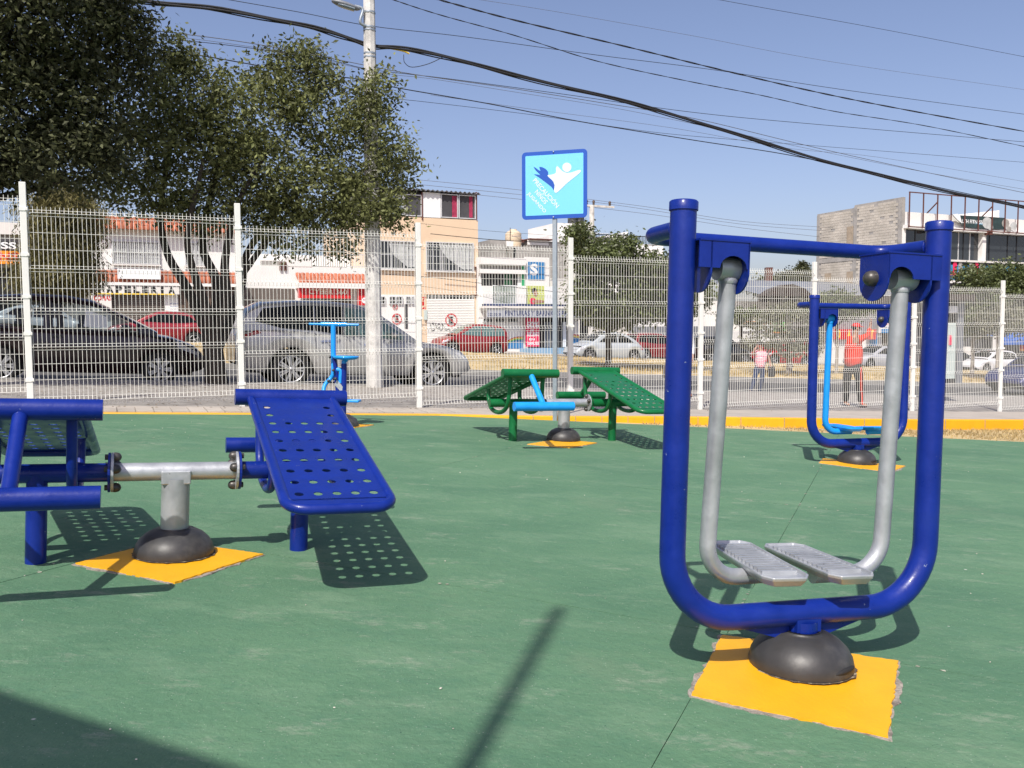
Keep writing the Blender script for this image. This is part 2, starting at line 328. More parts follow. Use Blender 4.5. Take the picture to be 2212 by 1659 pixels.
def text(string, m, parent, x0, x1, z0, z1, y=-.01, bold=.015, name='lettering', rot=None, depth=.01):
    """lettering fitted into a rectangle of the local x-z plane, facing -y"""
    me = text_mesh(string, bold); co = np.zeros(len(me.vertices)*3); me.vertices.foreach_get('co', co); co = co.reshape(-1, 3)
    a, b = co.min(0), co.max(0); k = (co - a) / np.maximum(b - a, 1e-6)
    X = x0 + k[:, 0]*(x1-x0); Z = z0 + k[:, 1]*(z1-z0); out = np.stack([X, np.full_like(X, y), Z], 1)
    if rot:
        cx, cz, ang = rot; ca, sa = math.cos(ang), math.sin(ang); dx, dz = out[:, 0]-cx, out[:, 2]-cz; out[:, 0] = cx+dx*ca-dz*sa; out[:, 2] = cz+dx*sa+dz*ca
    me.vertices.foreach_set('co', out.astype(np.float32).ravel()); me.materials.clear(); me.materials.append(m); me.update()
    return link(name, me, parent)

# ================================================================== THE SETTING
def sheet(name, pts, m, dz, kind='structure', parent=None):
    mb = MB(); mb.add([(x, y, gz(x, y)+dz) for x, y in pts], [tuple(range(len(pts)))]); me = mb.mesh(name); me.materials.append(m); fix_normals(me)
    o = link(name, me, parent); 
    if kind and parent is None: o['kind'] = kind
    return o
def strip(name, s0, s1, t0, t1, m, dz, parent=None): return sheet(name, [st(s0, t0), st(s1, t0), st(s1, t1), st(s0, t1)], m, dz, parent=parent)
sheet('terrain', [(-450, -250), (450, -250), (450, 450), (-450, 450)], M['dirt'], -.25)
# court: painted concrete slabs over a dark joint bed
EDGE = [(-15.0, 6.08), (-5.87, 10.10), (-1.01, 12.24), (0.95, 12.33), (16., 12.5)]
def clip(poly, a, b):
    out = []; side = lambda p: (b[0]-a[0])*(p[1]-a[1]) - (b[1]-a[1])*(p[0]-a[0])
    for i in range(len(poly)):
        p, q = poly[i-1], poly[i]; sp, sq = side(p), side(q)
        if (sp <= 0) != (sq <= 0): k = sp/(sp-sq); out.append((p[0]+(q[0]-p[0])*k, p[1]+(q[1]-p[1])*k))
        if sq <= 0: out.append(q)
    return out
bed = [(-15, -9), (16, -9), (16, 12.5), (.95, 12.33), (-1.01, 12.24), (-5.87, 10.10), (-15, 6.08)]
M['seam'] = mat('court seam filler', (.045, .085, .06), .95, var=.5, vs=5, col2=(.24, .27, .21), c2s=7, c2lo=.55, c2hi=.66)
court = sheet('court_floor', bed, M['seam'], -.006)
e1 = (math.cos(R(-23)), math.sin(R(-23))); e2 = (-e1[1], e1[0])
for i in range(-6, 6):
    for j in range(-5, 5):
        p0, q0 = -.597 + 3.02*i, 3.71 + 3.26*j; g_ = .0014
        poly = [(p*e1[0]+q*e2[0], p*e1[1]+q*e2[1]) for p, q in ((p0+g_, q0+.0032), (p0+3.02-g_, q0+.0032), (p0+3.02-g_, q0+3.26-.0032), (p0+g_, q0+3.26-.0032))]
        for a, b in ((EDGE[1], EDGE[2]), (EDGE[2], EDGE[3]), (EDGE[3], EDGE[4])):
            if poly: poly = clip(poly, a, b)
        if len(poly) < 3 or max(p[1] for p in poly) < -8.5 or min(p[0] for p in poly) < -15 or max(p[0] for p in poly) > 17: continue
        fine = []
        for k in range(len(poly)):
            a, b = poly[k-1], poly[k]; L = math.hypot(b[0]-a[0], b[1]-a[1]); n_ = max(1, int(L/.22))
            for h in range(n_):
                f = h/n_; jx = random.uniform(-.002, .002) if h else 0; fine.append((a[0]+(b[0]-a[0])*f+jx, a[1]+(b[1]-a[1])*f+jx))
        n_ = len(fine); lift = random.uniform(-.001, .001)
        vs = [(x, y, gz(x, y)+lift) for x, y in fine] + [(x, y, gz(x, y)-.02) for x, y in fine]
        mb = MB(); mb.add(vs, [tuple(range(n_))] + [(a, (a+1) % n_, (a+1) % n_+n_, a+n_) for a in range(n_)]); me = mb.mesh('floor_slab'); me.materials.append(M['court']); fix_normals(me)
        link('floor_slab', me, court)
# pale crumbs of old concrete showing along the slab joints
fl = MB(); rj = random.Random(9)
for k in range(900):
    if rj.random() < .5: p_, q_ = -.597+3.02*rj.randint(-2, 2)+rj.gauss(0, .006), rj.uniform(0, 13)
    else: p_, q_ = rj.uniform(-7, 6), 3.71+3.26*rj.randint(-1, 2)+rj.gauss(0, .006)
    x, y = p_*e1[0]+q_*e2[0], p_*e1[1]+q_*e2[1]
    if not (1.5 < y < 12.0) or math.sin(p_*3.1+q_*2.3) < -.1 or y > 10.4+.42*(x+5) : continue
    n_ = rj.randint(4, 6); ra = rj.uniform(.003, .011); fl.add([(x+ra*rj.uniform(.5, 1.6)*math.cos(6.283*i/n_), y+ra*rj.uniform(.5, 1.3)*math.sin(6.283*i/n_), gz(x, y)+.0022) for i in range(n_)], [tuple(range(n_))])
tag(fl.build('joint_crumbs', mat('pale joint crumbs', (.34, .34, .27), .95, island=.35)), 'pale concrete crumbs showing along the joints of the green floor', 'crumbs', kind='stuff')
# yellow kerb with its growing upstand
KP = [(-15., 6.08, .004), (-5.87, 10.10, .006), (-1.01, 12.24, .012), (.0, 12.29, .035), (.89, 12.37, .06), (2.03, 12.57, .095), (3.97, 12.85, .137), (5.97, 13.43, .15), (8.4, 14.46, .155), (15, 17.4, .16)]
def offpath(P, d):
    out = []
    for i in range(len(P)):
        a, b = P[max(i-1, 0)], P[min(i+1, len(P)-1)]; L = math.hypot(b[0]-a[0], b[1]-a[1]); out.append((P[i][0] - (b[1]-a[1])/L*d, P[i][1] + (b[0]-a[0])/L*d))
    return out
KB = offpath(KP, .13); mb = MB(); n_ = len(KP); vs = []
for (x, y, h), (bx_, by_) in zip(KP, KB):
    vs += [(x, y-.002, gz(x, y)-.03), (x, y, gz(x, y)+h-.008), (x+.004, y+.008, gz(x, y)+h), (bx_, by_, gz(bx_, by_)+h), (bx_, by_, gz(bx_, by_)-.05)]
mb.add(vs, [(i*5+k, (i+1)*5+k, (i+1)*5+k+1, i*5+k+1) for i in range(n_-1) for k in range(4)]); me = mb.mesh('yellow_kerb'); me.materials.append(M['yellow']); fix_normals(me); tag(link('yellow_kerb', me), kind='structure')
for k in range(3, 9):          # joints in the painted kerb
    for f in (0., .33, .66):
        a, b = KP[k], KP[k+1]; x, y, h = [a[i]+(b[i]-a[i])*f for i in range(3)]
        MB().box(-.004, .004, -.006, .12, 0, h+.002).build('kerb_joint', M['rough_conc'], bpy.data.objects['yellow_kerb'], upright(x, y, math.atan2(b[1]-a[1], b[0]-a[0]), gz(x, y)))
# dry strip between court and kerb
vs = [(x, y-.004, gz(x, y)-.004) for x, y, h in KP[3:]] + [(16, 12.5, gz(16, 12.5)-.004), (.95, 12.33, gz(.95, 12.33)-.004)]
mb = MB(); mb.add(vs, [tuple(range(len(vs)))]); me = mb.mesh('dry_verge'); me.materials.append(M['drygrass']); fix_normals(me); tag(link('dry_verge', me), kind='structure')
# walkway between kerb and fence, then the outer pavement
mb = MB(); a = []; b = []
for (bx_, by_), (x, y, h) in zip(KB, KP):
    s_, t_ = to_st(bx_, by_); fx, fy = st(s_, -.12); a.append((bx_, by_, gz(bx_, by_)+max(h-.004, .004))); b.append((fx, fy, gz(fx, fy)+.012))
mb.add(a+b, [(i, i+1, i+1+n_, i+n_) for i in range(n_-1)]); me = mb.mesh('walkway'); me.materials.append(M['conc']); fix_normals(me); walk = link('walkway', me); walk['kind'] = 'structure'
slab = None
for i in range(44):
    s0 = -3.2 + i*.209
    if s0 > 5.6: break
    mb = MB(); t0, t1 = -.86, -.26
    vs = [stz(s_, t_, z_) for z_ in (0., .024 + random.uniform(-.003, .003)) for s_, t_ in ((s0+.005, t0), (s0+.204, t0), (s0+.204, t1), (s0+.005, t1))]
    mb.add(vs, [(4, 5, 6, 7), (0, 1, 5, 4), (1, 2, 6, 5), (2, 3, 7, 6), (3, 0, 4, 7)]); mb.build('paving_slab', M['conc'], walk)
strip('pavement', -30, 60, -.12, 4.3, M['cobble'], .010)
mbk = MB()
for (t0, t1, nm) in ((4.3, 4.45, 'street_kerb'), (11.0, 11.18, 'street_kerb'), (24.6, 24.78, 'street_kerb'), (29.0, 29.16, 'street_kerb')):
    mb = MB(); q = [stz(s_, t_, z_) for z_ in (-.2, .035) for s_, t_ in ((-60, t0), (110, t0), (110, t1), (-60, t1))]
    mb.add(q, [(4, 5, 6, 7), (0, 1, 5, 4), (2, 3, 7, 6)]); tag(mb.build(nm, M['kerbconc']), kind='structure')
strip('road', -60, 110, 4.45, 11.0, M['asphalt'], -.10)
strip('road', -60, 110, 24.78, 29.0, M['asphalt'], -.10)
strip('lane_line', -60, 110, 10.55, 10.67, M['offwhite'], -.096)
strip('far_pavement', -60, 110, 29.16, 60, M['conc'], .02)
# dry median: undulating earth plus tufts
ns, nt = 150, 14; vs = []
for i in range(ns+1):
    for j in range(nt+1):
        s_ = -50 + 150*i/ns; t_ = 11.18 + 13.42*j/nt; e = 0 if j in (0, nt) else .07*math.sin(s_*.5+j)+.05*math.sin(s_*1.7+j*2.1)+.08; vs.append(stz(s_, t_, .03+e))
mb = MB(); mb.add(vs, [(i*(nt+1)+j, (i+1)*(nt+1)+j, (i+1)*(nt+1)+j+1, i*(nt+1)+j+1) for i in range(ns) for j in range(nt)], True); me = mb.mesh('median'); me.materials.append(M['drygrass']); fix_normals(me); tag(link('median', me), kind='structure')
def tufts(name, n, region, h, m, label=None):
    P = np.array([region() for _ in range(n)]); k = 3; vs = np.zeros((n*k*3, 3), np.float32); fs = []
    for a in range(k):
        ang = RNG.uniform(0, 6.28, n); lean = RNG.uniform(-.6, .6, (n, 2))*h; hh = RNG.uniform(.4, 1.2, n)*h; wd = h*.14
        dx, dy = np.cos(ang)*wd, np.sin(ang)*wd; base = np.arange(n)*k*3 + a*3
        vs[base] = P + np.stack([-dx, -dy, 0*dx], 1); vs[base+1] = P + np.stack([dx, dy, 0*dx], 1); vs[base+2] = P + np.stack([lean[:, 0], lean[:, 1], hh], 1)
    idx = np.arange(n*k*3).reshape(-1, 3); me = bpy.data.meshes.new(name); me.from_pydata(vs.tolist(), [], idx.tolist()); me.materials.append(m); o = link(name, me); return tag(o, label, name.replace('_', ' '), kind='stuff')
M['straw'] = mat('straw tufts', (.44, .34, .16), .95, var=.25, vs=1, island=.35, trans=.2)
def reg_med():
    s_, t_ = random.uniform(-10, 70), random.uniform(11.3, 24.4); return tuple(stz(s_, t_, .08))
tufts('dry_grass', 26000, reg_med, .12, M['straw'], 'dry straw coloured grass tufts covering the median of the avenue')
def reg_v():
    while True:
        x = random.uniform(1.8, 10); y = random.uniform(12.4, 15)
        yk = np.interp(x, [k[0] for k in KP], [k[1] for k in KP])
        if y < yk - .03 and (random.random() < .5 or y > 12.6): return (x, y, gz(x, y)-.006)
tufts('verge_grass', 2600, reg_v, .045, M['straw'], 'short dry grass in the narrow verge at the foot of the yellow kerb')

# ================================================================== MACHINES
def pad(name, label, pts, seed):
    rnd = random.Random(seed); C_ = [ground(*p) if len(p) == 2 else Vector(p) for p in pts]; cx = sum(p.x for p in C_)/len(C_); cy = sum(p.y for p in C_)/len(C_)
    def jag(grow, amp, step):
        out = []
        for k in range(len(C_)):
            a, b = C_[k], C_[(k+1) % len(C_)]; L = (b-a).length; n_ = int(L/step)
            for h in range(n_):
                p = a.lerp(b, h/n_); d = Vector((p.x-cx, p.y-cy, 0)).normalized(); p = p + d*(grow*(1+.9*math.sin(k*5+h*.37)) + rnd.uniform(-amp, amp)*(.35+1.1*abs(math.sin(h*.21+k*2)))); out.append((p.x-cx, p.y-cy))
        return out
    root = empty(name, Matrix.Translation((cx, cy, gz(cx, cy))), label, 'pad'); 
    def top(poly, z, m, nm):
        n_ = len(poly); vs = [(x, y, GA*x+GB*y+z) for x, y in poly] + [(x, y, GA*x+GB*y-.03) for x, y in poly]
        mb = MB(); mb.add(vs, [tuple(range(n_))] + [(k, (k+1) % n_, (k+1) % n_+n_, k+n_) for k in range(n_)]); me = mb.mesh(nm); me.materials.append(m); fix_normals(me); link(nm, me, root)
    top(jag(.014, .012, .03), .0035, M['rough_conc'], 'broken_edge'); top(jag(.0, .0045, .02), .010, M['yellow'], 'painted_top'); root['kind'] = 'structure'
    del root['category']; return root
def dome(parent, r=.188, h=.147, slot=True):
    mb = MB(); prof = [(r*1.0, -.01), (r*1.02, .012), (r*1.03, .03), (r*.99, .06), (r*.90, .09), (r*.74, .118), (r*.52, .14), (r*.3, h), (.07, h+.002)]
    mb.lathe(prof, 36); o = mb.build('rubber_dome', M['rubber'], parent)
    ring = []; rq = random.Random(len(bpy.data.objects)); nr_ = 60
    for k in range(nr_): a = 2*math.pi*k/nr_; ring.append((math.cos(a)*(r*1.0), math.sin(a)*(r*1.0), .0125)); ro = r*1.03+rq.uniform(.001, .010)*(1 if rq.random() > .25 else 1.6); ring.append((math.cos(a)*ro, math.sin(a)*ro, .0125))
    MB().add(ring, [(2*k, 2*k+1, (2*k+3) % (2*nr_), (2*k+2) % (2*nr_)) for k in range(nr_)]).build('dirt_ring', mat('dark grimy joint', (.10, .075, .05), 1, var=.5, vs=40, bump=.8, bs=60, col2=(.40, .33, .22), c2s=25, c2lo=.5, c2hi=.6), o)
    if slot:
        m_ = Matrix.Rotation(R(-50), 4, 'Z'); c = MB().tube([Matrix.Rotation(R(182+6*q_), 4, 'Z') @ Vector((0, r*1.0, .046-.0006*(q_-4)**2)) for q_ in range(9)], [.002, .007, .010, .011, .011, .010, .008, .005, .002], 8); c.build('bolt_slot', M['dark'], o)
    return o
def rivet(parent, m_, r=.03, name='bolt_cap', mt='bolt'):
    mb = MB(); mb.lathe([(r, 0), (r*.98, .012), (r*.86, .012+r*.45), (r*.6, .012+r*.75), (r*.3, .012+r*.9), (0.001, .012+r*.95)], 16, m_); return mb.build(name, M[mt], parent)

def make_walker(mw, label, frame_m, arm_m, swing=(.079, .046), sc=1.):
    root = empty('air_walker', mw, label, 'exercise machine'); w_ = .558; fm, am = M[frame_m], M[arm_m]
    mb = MB(); rr = .25; b = .214
    path = [(-w_, 0, 1.717), (-w_, 0, 1.2), (-w_, 0, b+rr)] + arc((-w_+rr, b+rr), rr, 180, 270, 12)[1:] + arc((w_-rr, b+rr), rr, 270, 360, 12) + [(w_, 0, 1.2), (w_, 0, 1.717)]
    mb.tube(path, .047, 24); mb.build('main_frame', fm, root)
    for sx in (-1, 1):
        c = MB(); c.lathe([(.0515, -.028), (.0515, .002), (.046, .007), (.001, .009)], 24, Matrix.Translation((sx*w_, 0, 1.717))); c.build('post_cap', fm, root)
    # handle loop behind the posts
    hd, hr, hz = .303, .09, 1.63
    path = [(-w_, .02, hz), (-w_, hd-hr, hz)] + arc((-w_+hr, hd-hr), hr, 180, 90, 8, 'xy', hz)[1:] + arc((w_-hr, hd-hr), hr, 90, 0, 8, 'xy', hz) + [(w_, .02, hz)]
    MB().tube(path, .030, 18).build('handle_bar', fm, root)
    for sx in (-1, 1):
        mb = MB(); m_ = Matrix.Scale(sx, 4, (1, 0, 0)); x0, x1 = -w_+.035, (-.275 if sx < 0 else -.322); zt, zb = 1.582, 1.488; yf, yb = -.062, .098
        notch = [(x0, zb), (x1-.118, zb)] + [(x1-.064+.054*math.cos(a), 1.488+.045*math.sin(a)) for a in [R(180-180*k/10) for k in range(11)]] + [(x1, zb), (x1, zt), (x0, zt)]
        # front plate with the arch, back plate and lid
        mb.prism(notch, yf, yf+.006, m_); mb.prism([(x0, zb), (x1, zb), (x1, zt), (x0, zt)], yb-.006, yb, m_)
        mb.box(x0, x1+.004, yf-.003, yb+.003, zt, zt+.006, m_)
        for xa in (x0+.045, x1-.006):
            lug = [(yf, zt), (yf, 1.47)] + [(.018+.08*math.cos(R(a)), 1.478+.075*math.sin(R(a))) for a in range(190, 351, 16)] + [(yb, 1.47), (yb, zt)]
            vs = [(xa, p, q) for p, q in lug] + [(xa+.007, p, q) for p, q in lug]; n_ = len(lug)
            mb.add([m_ @ Vector(p) for p in vs], [tuple(range(n_)), tuple(range(n_, 2*n_))[::-1]] + [(k, (k+1) % n_, (k+1) % n_+n_, k+n_) for k in range(n_)])
        me = mb.mesh('pivot_bracket'); me.materials.append(fm); fix_normals(me); br = link('pivot_bracket', me, root)
        rivet(br, m_ @ Matrix.Translation((x1+.001, .018, 1.49)) @ Matrix.Rotation(R(90), 4, 'Y'), .031)
    xs = (-.357, .405); piv = (.02, 1.495); L = 1.165
    for k, sx in enumerate((-1, 1)):
        ang = swing[k]; m_ = Matrix.Translation((0, piv[0], piv[1])) @ Matrix.Rotation(ang, 4, 'X')
        px = -.100 if k == 0 else .150; xa = xs[k]; rr = .135
        p1 = [(xa, 0, -.02), (xa, 0, -.6), (xa, 0, -L+rr)]
        if k == 0: p1 += arc((xa+rr, -L+rr), rr, 180, 270, 10)[1:] + [(px+.06, 0, -L)]
        else: p1 += arc((xa-rr, -L+rr), rr, 0, -90, 10)[1:] + [(px-.06, 0, -L)]
        p1 = [(a, b_, c+0) for a, b_, c in p1]
        mb = MB(); mb.tube([m_ @ Vector(p) for p in p1], .0315, 20); arm = mb.build('swing_arm', am, root)
        hub = MB(); hub.lathe([(.044, -.05), (.044, .05)], 20, Matrix.Translation((xa, piv[0], piv[1])) @ Matrix.Rotation(R(90), 4, 'Y'), close=True)
        hub.lathe([(.034, -.052), (.037, -.04), (.034, -.032)], 16, m_ @ Matrix.Translation((xa, 0, 0)))
        hub.build('pivot_hub', am, arm)
        pm = m_ @ Matrix.Translation((px, .065, -L+.040)) @ Matrix.Rotation(R(-3), 4, 'X') @ Matrix.Rotation(R(-7 if k == 0 else -5), 4, 'Z')
        mb = MB(); hw, hl = .096, .285
        out = [(hw-.03, -hl), (hw, -hl+.045), (hw, hl-.045), (hw-.03, hl), (-hw+.03, hl), (-hw, hl-.045), (-hw, -hl+.045), (-hw+.03, -hl)]
        sc_ = lambda f: [(x*f, y*(1-(1-f)*.32)) for x, y in out]
        rings = [(sc_(.78), -.03), (sc_(.97), -.005), (sc_(1.), .006), (sc_(.93), .010), (sc_(.86), .0), (sc_(.84), -.003)]
        vs = [pm @ Vector((x, y, z)) for ring, z in rings for x, y in ring]; fs = [(i*8+q, i*8+(q+1) % 8, (i+1)*8+(q+1) % 8, (i+1)*8+q) for i in range(5) for q in range(8)] + [tuple(range(8)), tuple(range(40, 48))]
        mb.add(vs, fs); me = mb.mesh('foot_pedal'); me.materials.append(am); fix_normals(me); ped = link('foot_pedal', me, root, bevel=.004)
        mb = MB()
        for q in range(13):
            y = -.2 + q*.0335; mb.box(-.070, .070, y, y+.013, -.003, .011, pm)
        tag(mb.build('grip_ribs', am, ped), kind='stuff')
    # gusset and stem
    mb = MB(); mb.lathe([(.058, .08), (.058, .185)], 20); mb.box(-.052, .052, -.044, .044, .15, .222)
    for sx in (-1, 1):
        mb.prism([(sx*.06, .11), (sx*.06, .19), (sx*.27, .178), (sx*.25, .165)], -.005, .005)
    me = mb.mesh('stem'); me.materials.append(fm); fix_normals(me); link('stem', me, root)
    dome(root); root.scale = (sc,)*3
    return root
walker = make_walker(frame(1.093, 3.293, .301, -.03, -.025), 'large blue walking machine with silver swing arms, nearest to the camera', 'blue', 'silver')
walker2 = make_walker(frame(3.634, 9.27, .292, -.012, -.008), 'smaller looking distant blue walking machine with light blue swing arms', 'blue', 'cyan', (.03, -.05), 1.02)
pad('machine_pad', 'large yellow painted pad under the nearest walking machine', [(1494, 1505), (1560, 1375), (1940, 1432), (1918, 1597)], 1)
pad('machine_pad', 'yellow diamond pad under the blue sit-up station', [(163, 1220), (378, 1262), (567, 1200), (360, 1170)], 2)
pad('machine_pad', 'small yellow pad under the green sit-up station', [(1139, 961), (1230, 968.5), (1290, 958), (1205, 950)], 3)
pad('machine_pad', 'yellow pad under the distant walking machine with light blue arms', [(1770, 1001), (1925, 1021), (1955, 1008), (1778, 992)], 4)
pad('machine_pad', 'thin yellow pad beside the light blue stepping machine', [(690, 921), (765, 925), (808, 919), (735, 915)], 5)

def plate_mesh(wb, y0, y1, rows, ry0, p, m, th=.004):
    """perforated board in local x-y plane, holes cut as real openings"""
    mb = MB(); colw = .083; hr = .0205; n = 12
    def quad(xa, xb, ya, yb):
        if xb-xa > 1e-5 and yb-ya > 1e-5: mb.add([(xa, ya, 0), (xb, ya, 0), (xb, yb, 0), (xa, yb, 0)], [(0, 1, 2, 3)]); mb.add([(xa, ya, -th), (xb, ya, -th), (xb, yb, -th), (xa, yb, -th)], [(3, 2, 1, 0)])
    for i in range(rows):
        yc = ry0 + p*i; ya, yb = yc - p/2, yc + p/2
        quad(-wb, -2.5*colw, ya, yb); quad(2.5*colw, wb, ya, yb)
        for j in range(5):
            xa, xb = (j-2.5)*colw, (j-1.5)*colw
            if i >= rows-2 and j in (1, 2, 3): quad(xa, xb, ya, yb); continue
            cx = (xa+xb)/2; outer = []; inner = []
            for k in range(n):
                a = 2*math.pi*k/n; c, s_ = math.cos(a), math.sin(a); f = min((colw/2)/max(abs(c), 1e-9), (p/2)/max(abs(s_), 1e-9)); outer.append((cx+c*f, yc+s_*f)); inner.append((cx+c*hr, yc+s_*hr))
            corners = [(xb, yb), (xa, yb), (xa, ya), (xb, ya)]
            for z, flip in ((0, False), (-th, True)):
                vs = [(x, y, z) for x, y in outer+inner] + [(x, y, z) for x, y in corners]
                fs = []
                for k in range(n):
                    k2 = (k+1) % n; f = [k, k2, n+k2, n+k]
                    # add the cell corner when the outer ring turns it
                    for q, (X, Y) in enumerate(corners):
                        a0, a1 = 2*math.pi*k/n, 2*math.pi*(k+1)/n; ac = math.atan2(Y-yc, X-cx) % (2*math.pi)
                        if a0 < ac < a1: f = [k, 2*n+q, k2, n+k2, n+k]
                    fs.append(tuple(f) if not flip else tuple(f[::-1]))
                mb.add(vs, fs)
            mb.add([(x, y, 0) for x, y in inner] + [(x, y, -th) for x, y in inner], [(k, n+k, n+(k+1) % n, (k+1) % n) for k in range(n)])
    top = ry0 + p*(rows-.5); quad(-wb, wb, top, y1); lo = ry0 - p/2; r_ = .075
    low = [(-wb, lo), (-wb, y0+r_)] + [(-wb+r_-r_*math.cos(R(a)), y0+r_-r_*math.sin(R(a))) for a in range(15, 90, 15)] + [(-wb+r_, y0), (wb-r_, y0)] + [(wb-r_+r_*math.sin(R(a)), y0+r_-r_*math.cos(R(a))) for a in range(15, 90, 15)] + [(wb, y0+r_), (wb, lo)]
    mb.add([(x, y, 0) for x, y in low], [tuple(range(len(low)))]); mb.add([(x, y, -th) for x, y in low], [tuple(range(len(low)))[::-1]])
    return mb
def make_situp(mw, label, unit_m, foot_m=None, sc=1.):
    root = empty('situp_station', mw, label, 'exercise bench'); um = M[unit_m]; hm = .433; d = .642
    mb = MB(); mb.lathe([(.068, .1), (.068, hm-.035)], 28); mb.box(-.07, .07, -.058, .058, hm-.06, hm+.01); mb.build('centre_post', M['silver'], root, bevel=.006)
    MB().tube([(-.30, 0, hm), (.30, 0, hm)], .0455, 24).build('cross_pipe', M['silver'], root)
    for sx in (1, -1):
        Z = Matrix.Rotation(0 if sx == 1 else math.pi, 4, 'Z')
        fl = MB(); fl.lathe([(.098, .288), (.098, .300)], 28, Z @ Matrix.Translation((0, 0, hm)) @ Matrix.Rotation(R(90), 4, 'Y'), close=True, smooth=False); flo = fl.build('flange', M['silver'], root)
        f2 = MB(); f2.lathe([(.098, .303), (.098, .314)], 28, Z @ Matrix.Translation((0, 0, hm)) @ Matrix.Rotation(R(90), 4, 'Y'), close=True, smooth=False); f2o = f2.build('flange', um, root)
        for a in (90, 270, 20, 160):
            py, pz = .076*math.cos(R(a)), .076*math.sin(R(a))
            rivet(flo, Z @ Matrix.Translation((.288, py, hm+pz)) @ Matrix.Rotation(R(-90), 4, 'Y'), .024)
            MB().lathe([(.014, 0), (.014, .016)], 6, Z @ Matrix.Translation((.314, py, hm+pz)) @ Matrix.Rotation(R(90), 4, 'Y'), close=True, smooth=False).build('nut', M['bolt'], f2o)
        T = lambda pts: [Z @ Vector(p) for p in pts]
        MB().tube(T([(.312, 0, hm), (d+.27, 0, hm)]), .046, 20).build('main_pipe', um, root)
        MB().tube(T([(.625, .0, -.01), (.625, 0, hm)]), .047, 20).build('leg', um, root)
        zr, vr, zl, vl = .778, .488, .408, -1.005; wb = .232
        sl = math.atan2(zr-zl, vr-vl); L = math.hypot(zr-zl, vr-vl); bm = Z @ Matrix.Translation((d, vr, zr)) @ Matrix.Rotation(sl, 4, 'X')
        rr = .095; path = [(-wb, -.03, 0), (-wb, -L+rr, 0)] + arc((-wb+rr, -L+rr), rr, 180, 270, 8, 'xy')[1:] + arc((wb-rr, -L+rr), rr, 270, 360, 8, 'xy') + [(wb, -.03, 0)]
        path = [path[0]] + [(-wb, -L*.35, 0), (-wb, -L*.7, 0)] + path[1:-1] + [(wb, -L*.7, 0), (wb, -L*.35, 0)] + [path[-1]]
        MB().tube([bm @ Vector(p) for p in path], .0245, 16).build('rim_tube', um, root)
        pl = plate_mesh(wb, -L+.005, -.02, 10, -L+.135, .1335, um); pl.v = [tuple(bm @ Vector((p[0], p[1], p[2]+.012))) for p in pl.v]; pl.build('perforated_board', um, root)
        rl = MB().tube(T([(d-.318, vr+.01, zr+.005), (d+.318, vr+.01, zr+.005)]), .047, 24).build('knee_roll', um, root)
        fm = M[foot_m] if (foot_m and sx == -1) else um
        MB().tube(T([(d-.33, .872, .461), (d+.33, .872, .461)]), .047, 24).build('foot_bar', fm, root)
        MB().tube(T([(d, vr+.02, zr-.01), (d, .86, .47)]), .031, 18).build('stalk', fm, root)
        for x in (d-.19, d+.19):
            hp = bez([(x, .40, .735), (x, .385, .60), (x, .34, .44), (x*.6+d*.4 if 0 else x, .20, .355), (x, 0, .335), (x, -.16, .37), (x, -.24, .47), (x, -.25, .575)], 5)
            MB().tube(T(hp), .0235, 14).build('hanger', um, root)
    dome(root, slot=False); root.scale = (sc,)*3
    return root
make_situp(frame(-1.728, 4.451, .393, -.044, -.021), 'blue double sit-up station with perforated boards at the left front', 'blue')
make_situp(frame(.583, 10.046, .382, -.030, -.015), 'green double sit-up station with a light blue foot bar behind the court centre', 'green', 'cyan', 1.0)

# light blue stepper with T handle behind the blue board
gb = ground(742, 921)
stp = empty('stepping_machine', frame(gb.x, gb.y, -.06, -.03, -.01), 'slim light blue stepping machine with T handle and round seat', 'exercise machine')
def sp(u, v, dy=0.):        # point of the machine seen at that place, in its own frame
    P = Vector(ray(u, v)); k = (gb.y+dy)/P.y; P = Vector((0, 0, CAMZ)) + P*k; return stp.matrix_world.inverted() @ P
c = crop(940, 980, .2412)
MB().tube([sp(*c(500, 1108)), sp(*c(505, 240))][::-1], .030, 16) if 0 else None
MB().tube([sp(*c(508, 640)), sp(*c(508, 225))], .030, 16).build('handle_post', M['cyan'], stp)
mb = MB(); mb.tube([sp(*c(187, 218)), sp(*c(845, 230))], .014, 12); mb.tube([sp(*c(345, 220)), sp(*c(685, 226))], .026, 14); mb.build('handle_bar', M['cyan'], stp)
MB().tube([sp(*c(515, 640)), sp(*c(575, 1120)), sp(*c(590, 1330), .0)], .030, 16).build('front_tube', M['blue'], stp)
a_ = sp(*c(650, 740)); MB().tube([a_, Vector((a_.x, a_.y, .05))], .034, 16).build('seat_post', M['blue'], stp)
a_ = sp(*c(672, 665)); mb = MB(); mb.lathe([(.02, -.05), (.03, -.03), (.11, -.02), (.15, -.005), (.155, .012), (.15, .022), (.001, .024)], 28, Matrix.Translation(a_)); mb.lathe([(.03, -.11), (.03, -.03)], 14, Matrix.Translation(sp(*c(650, 665)))); mb.build('seat', M['cyan'], stp)
MB().tube(bez([sp(*c(510, 830)), sp(*c(560, 820)), sp(*c(610, 840)), sp(*c(605, 940)), sp(*c(600, 1000))], 6), .028, 14).build('linkage_arm', M['cyan'], stp)
MB().tube(bez([sp(*c(500, 640)), sp(*c(505, 860)), sp(*c(470, 940)), sp(*c(400, 1020), -.05), sp(*c(380, 1120), -.1), sp(*c(420, 1240), -.15)], 6), .024, 14).build('pedal_arm', M['cyan'], stp)
mb = MB(); p_ = sp(*c(510, 830)); 
for q in (c(465, 655), c(510, 830), c(445, 970), c(540, 940)): rivet(stp, Matrix.Translation(sp(*q, -.05)) @ Matrix.Rotation(R(90), 4, 'X'), .017)
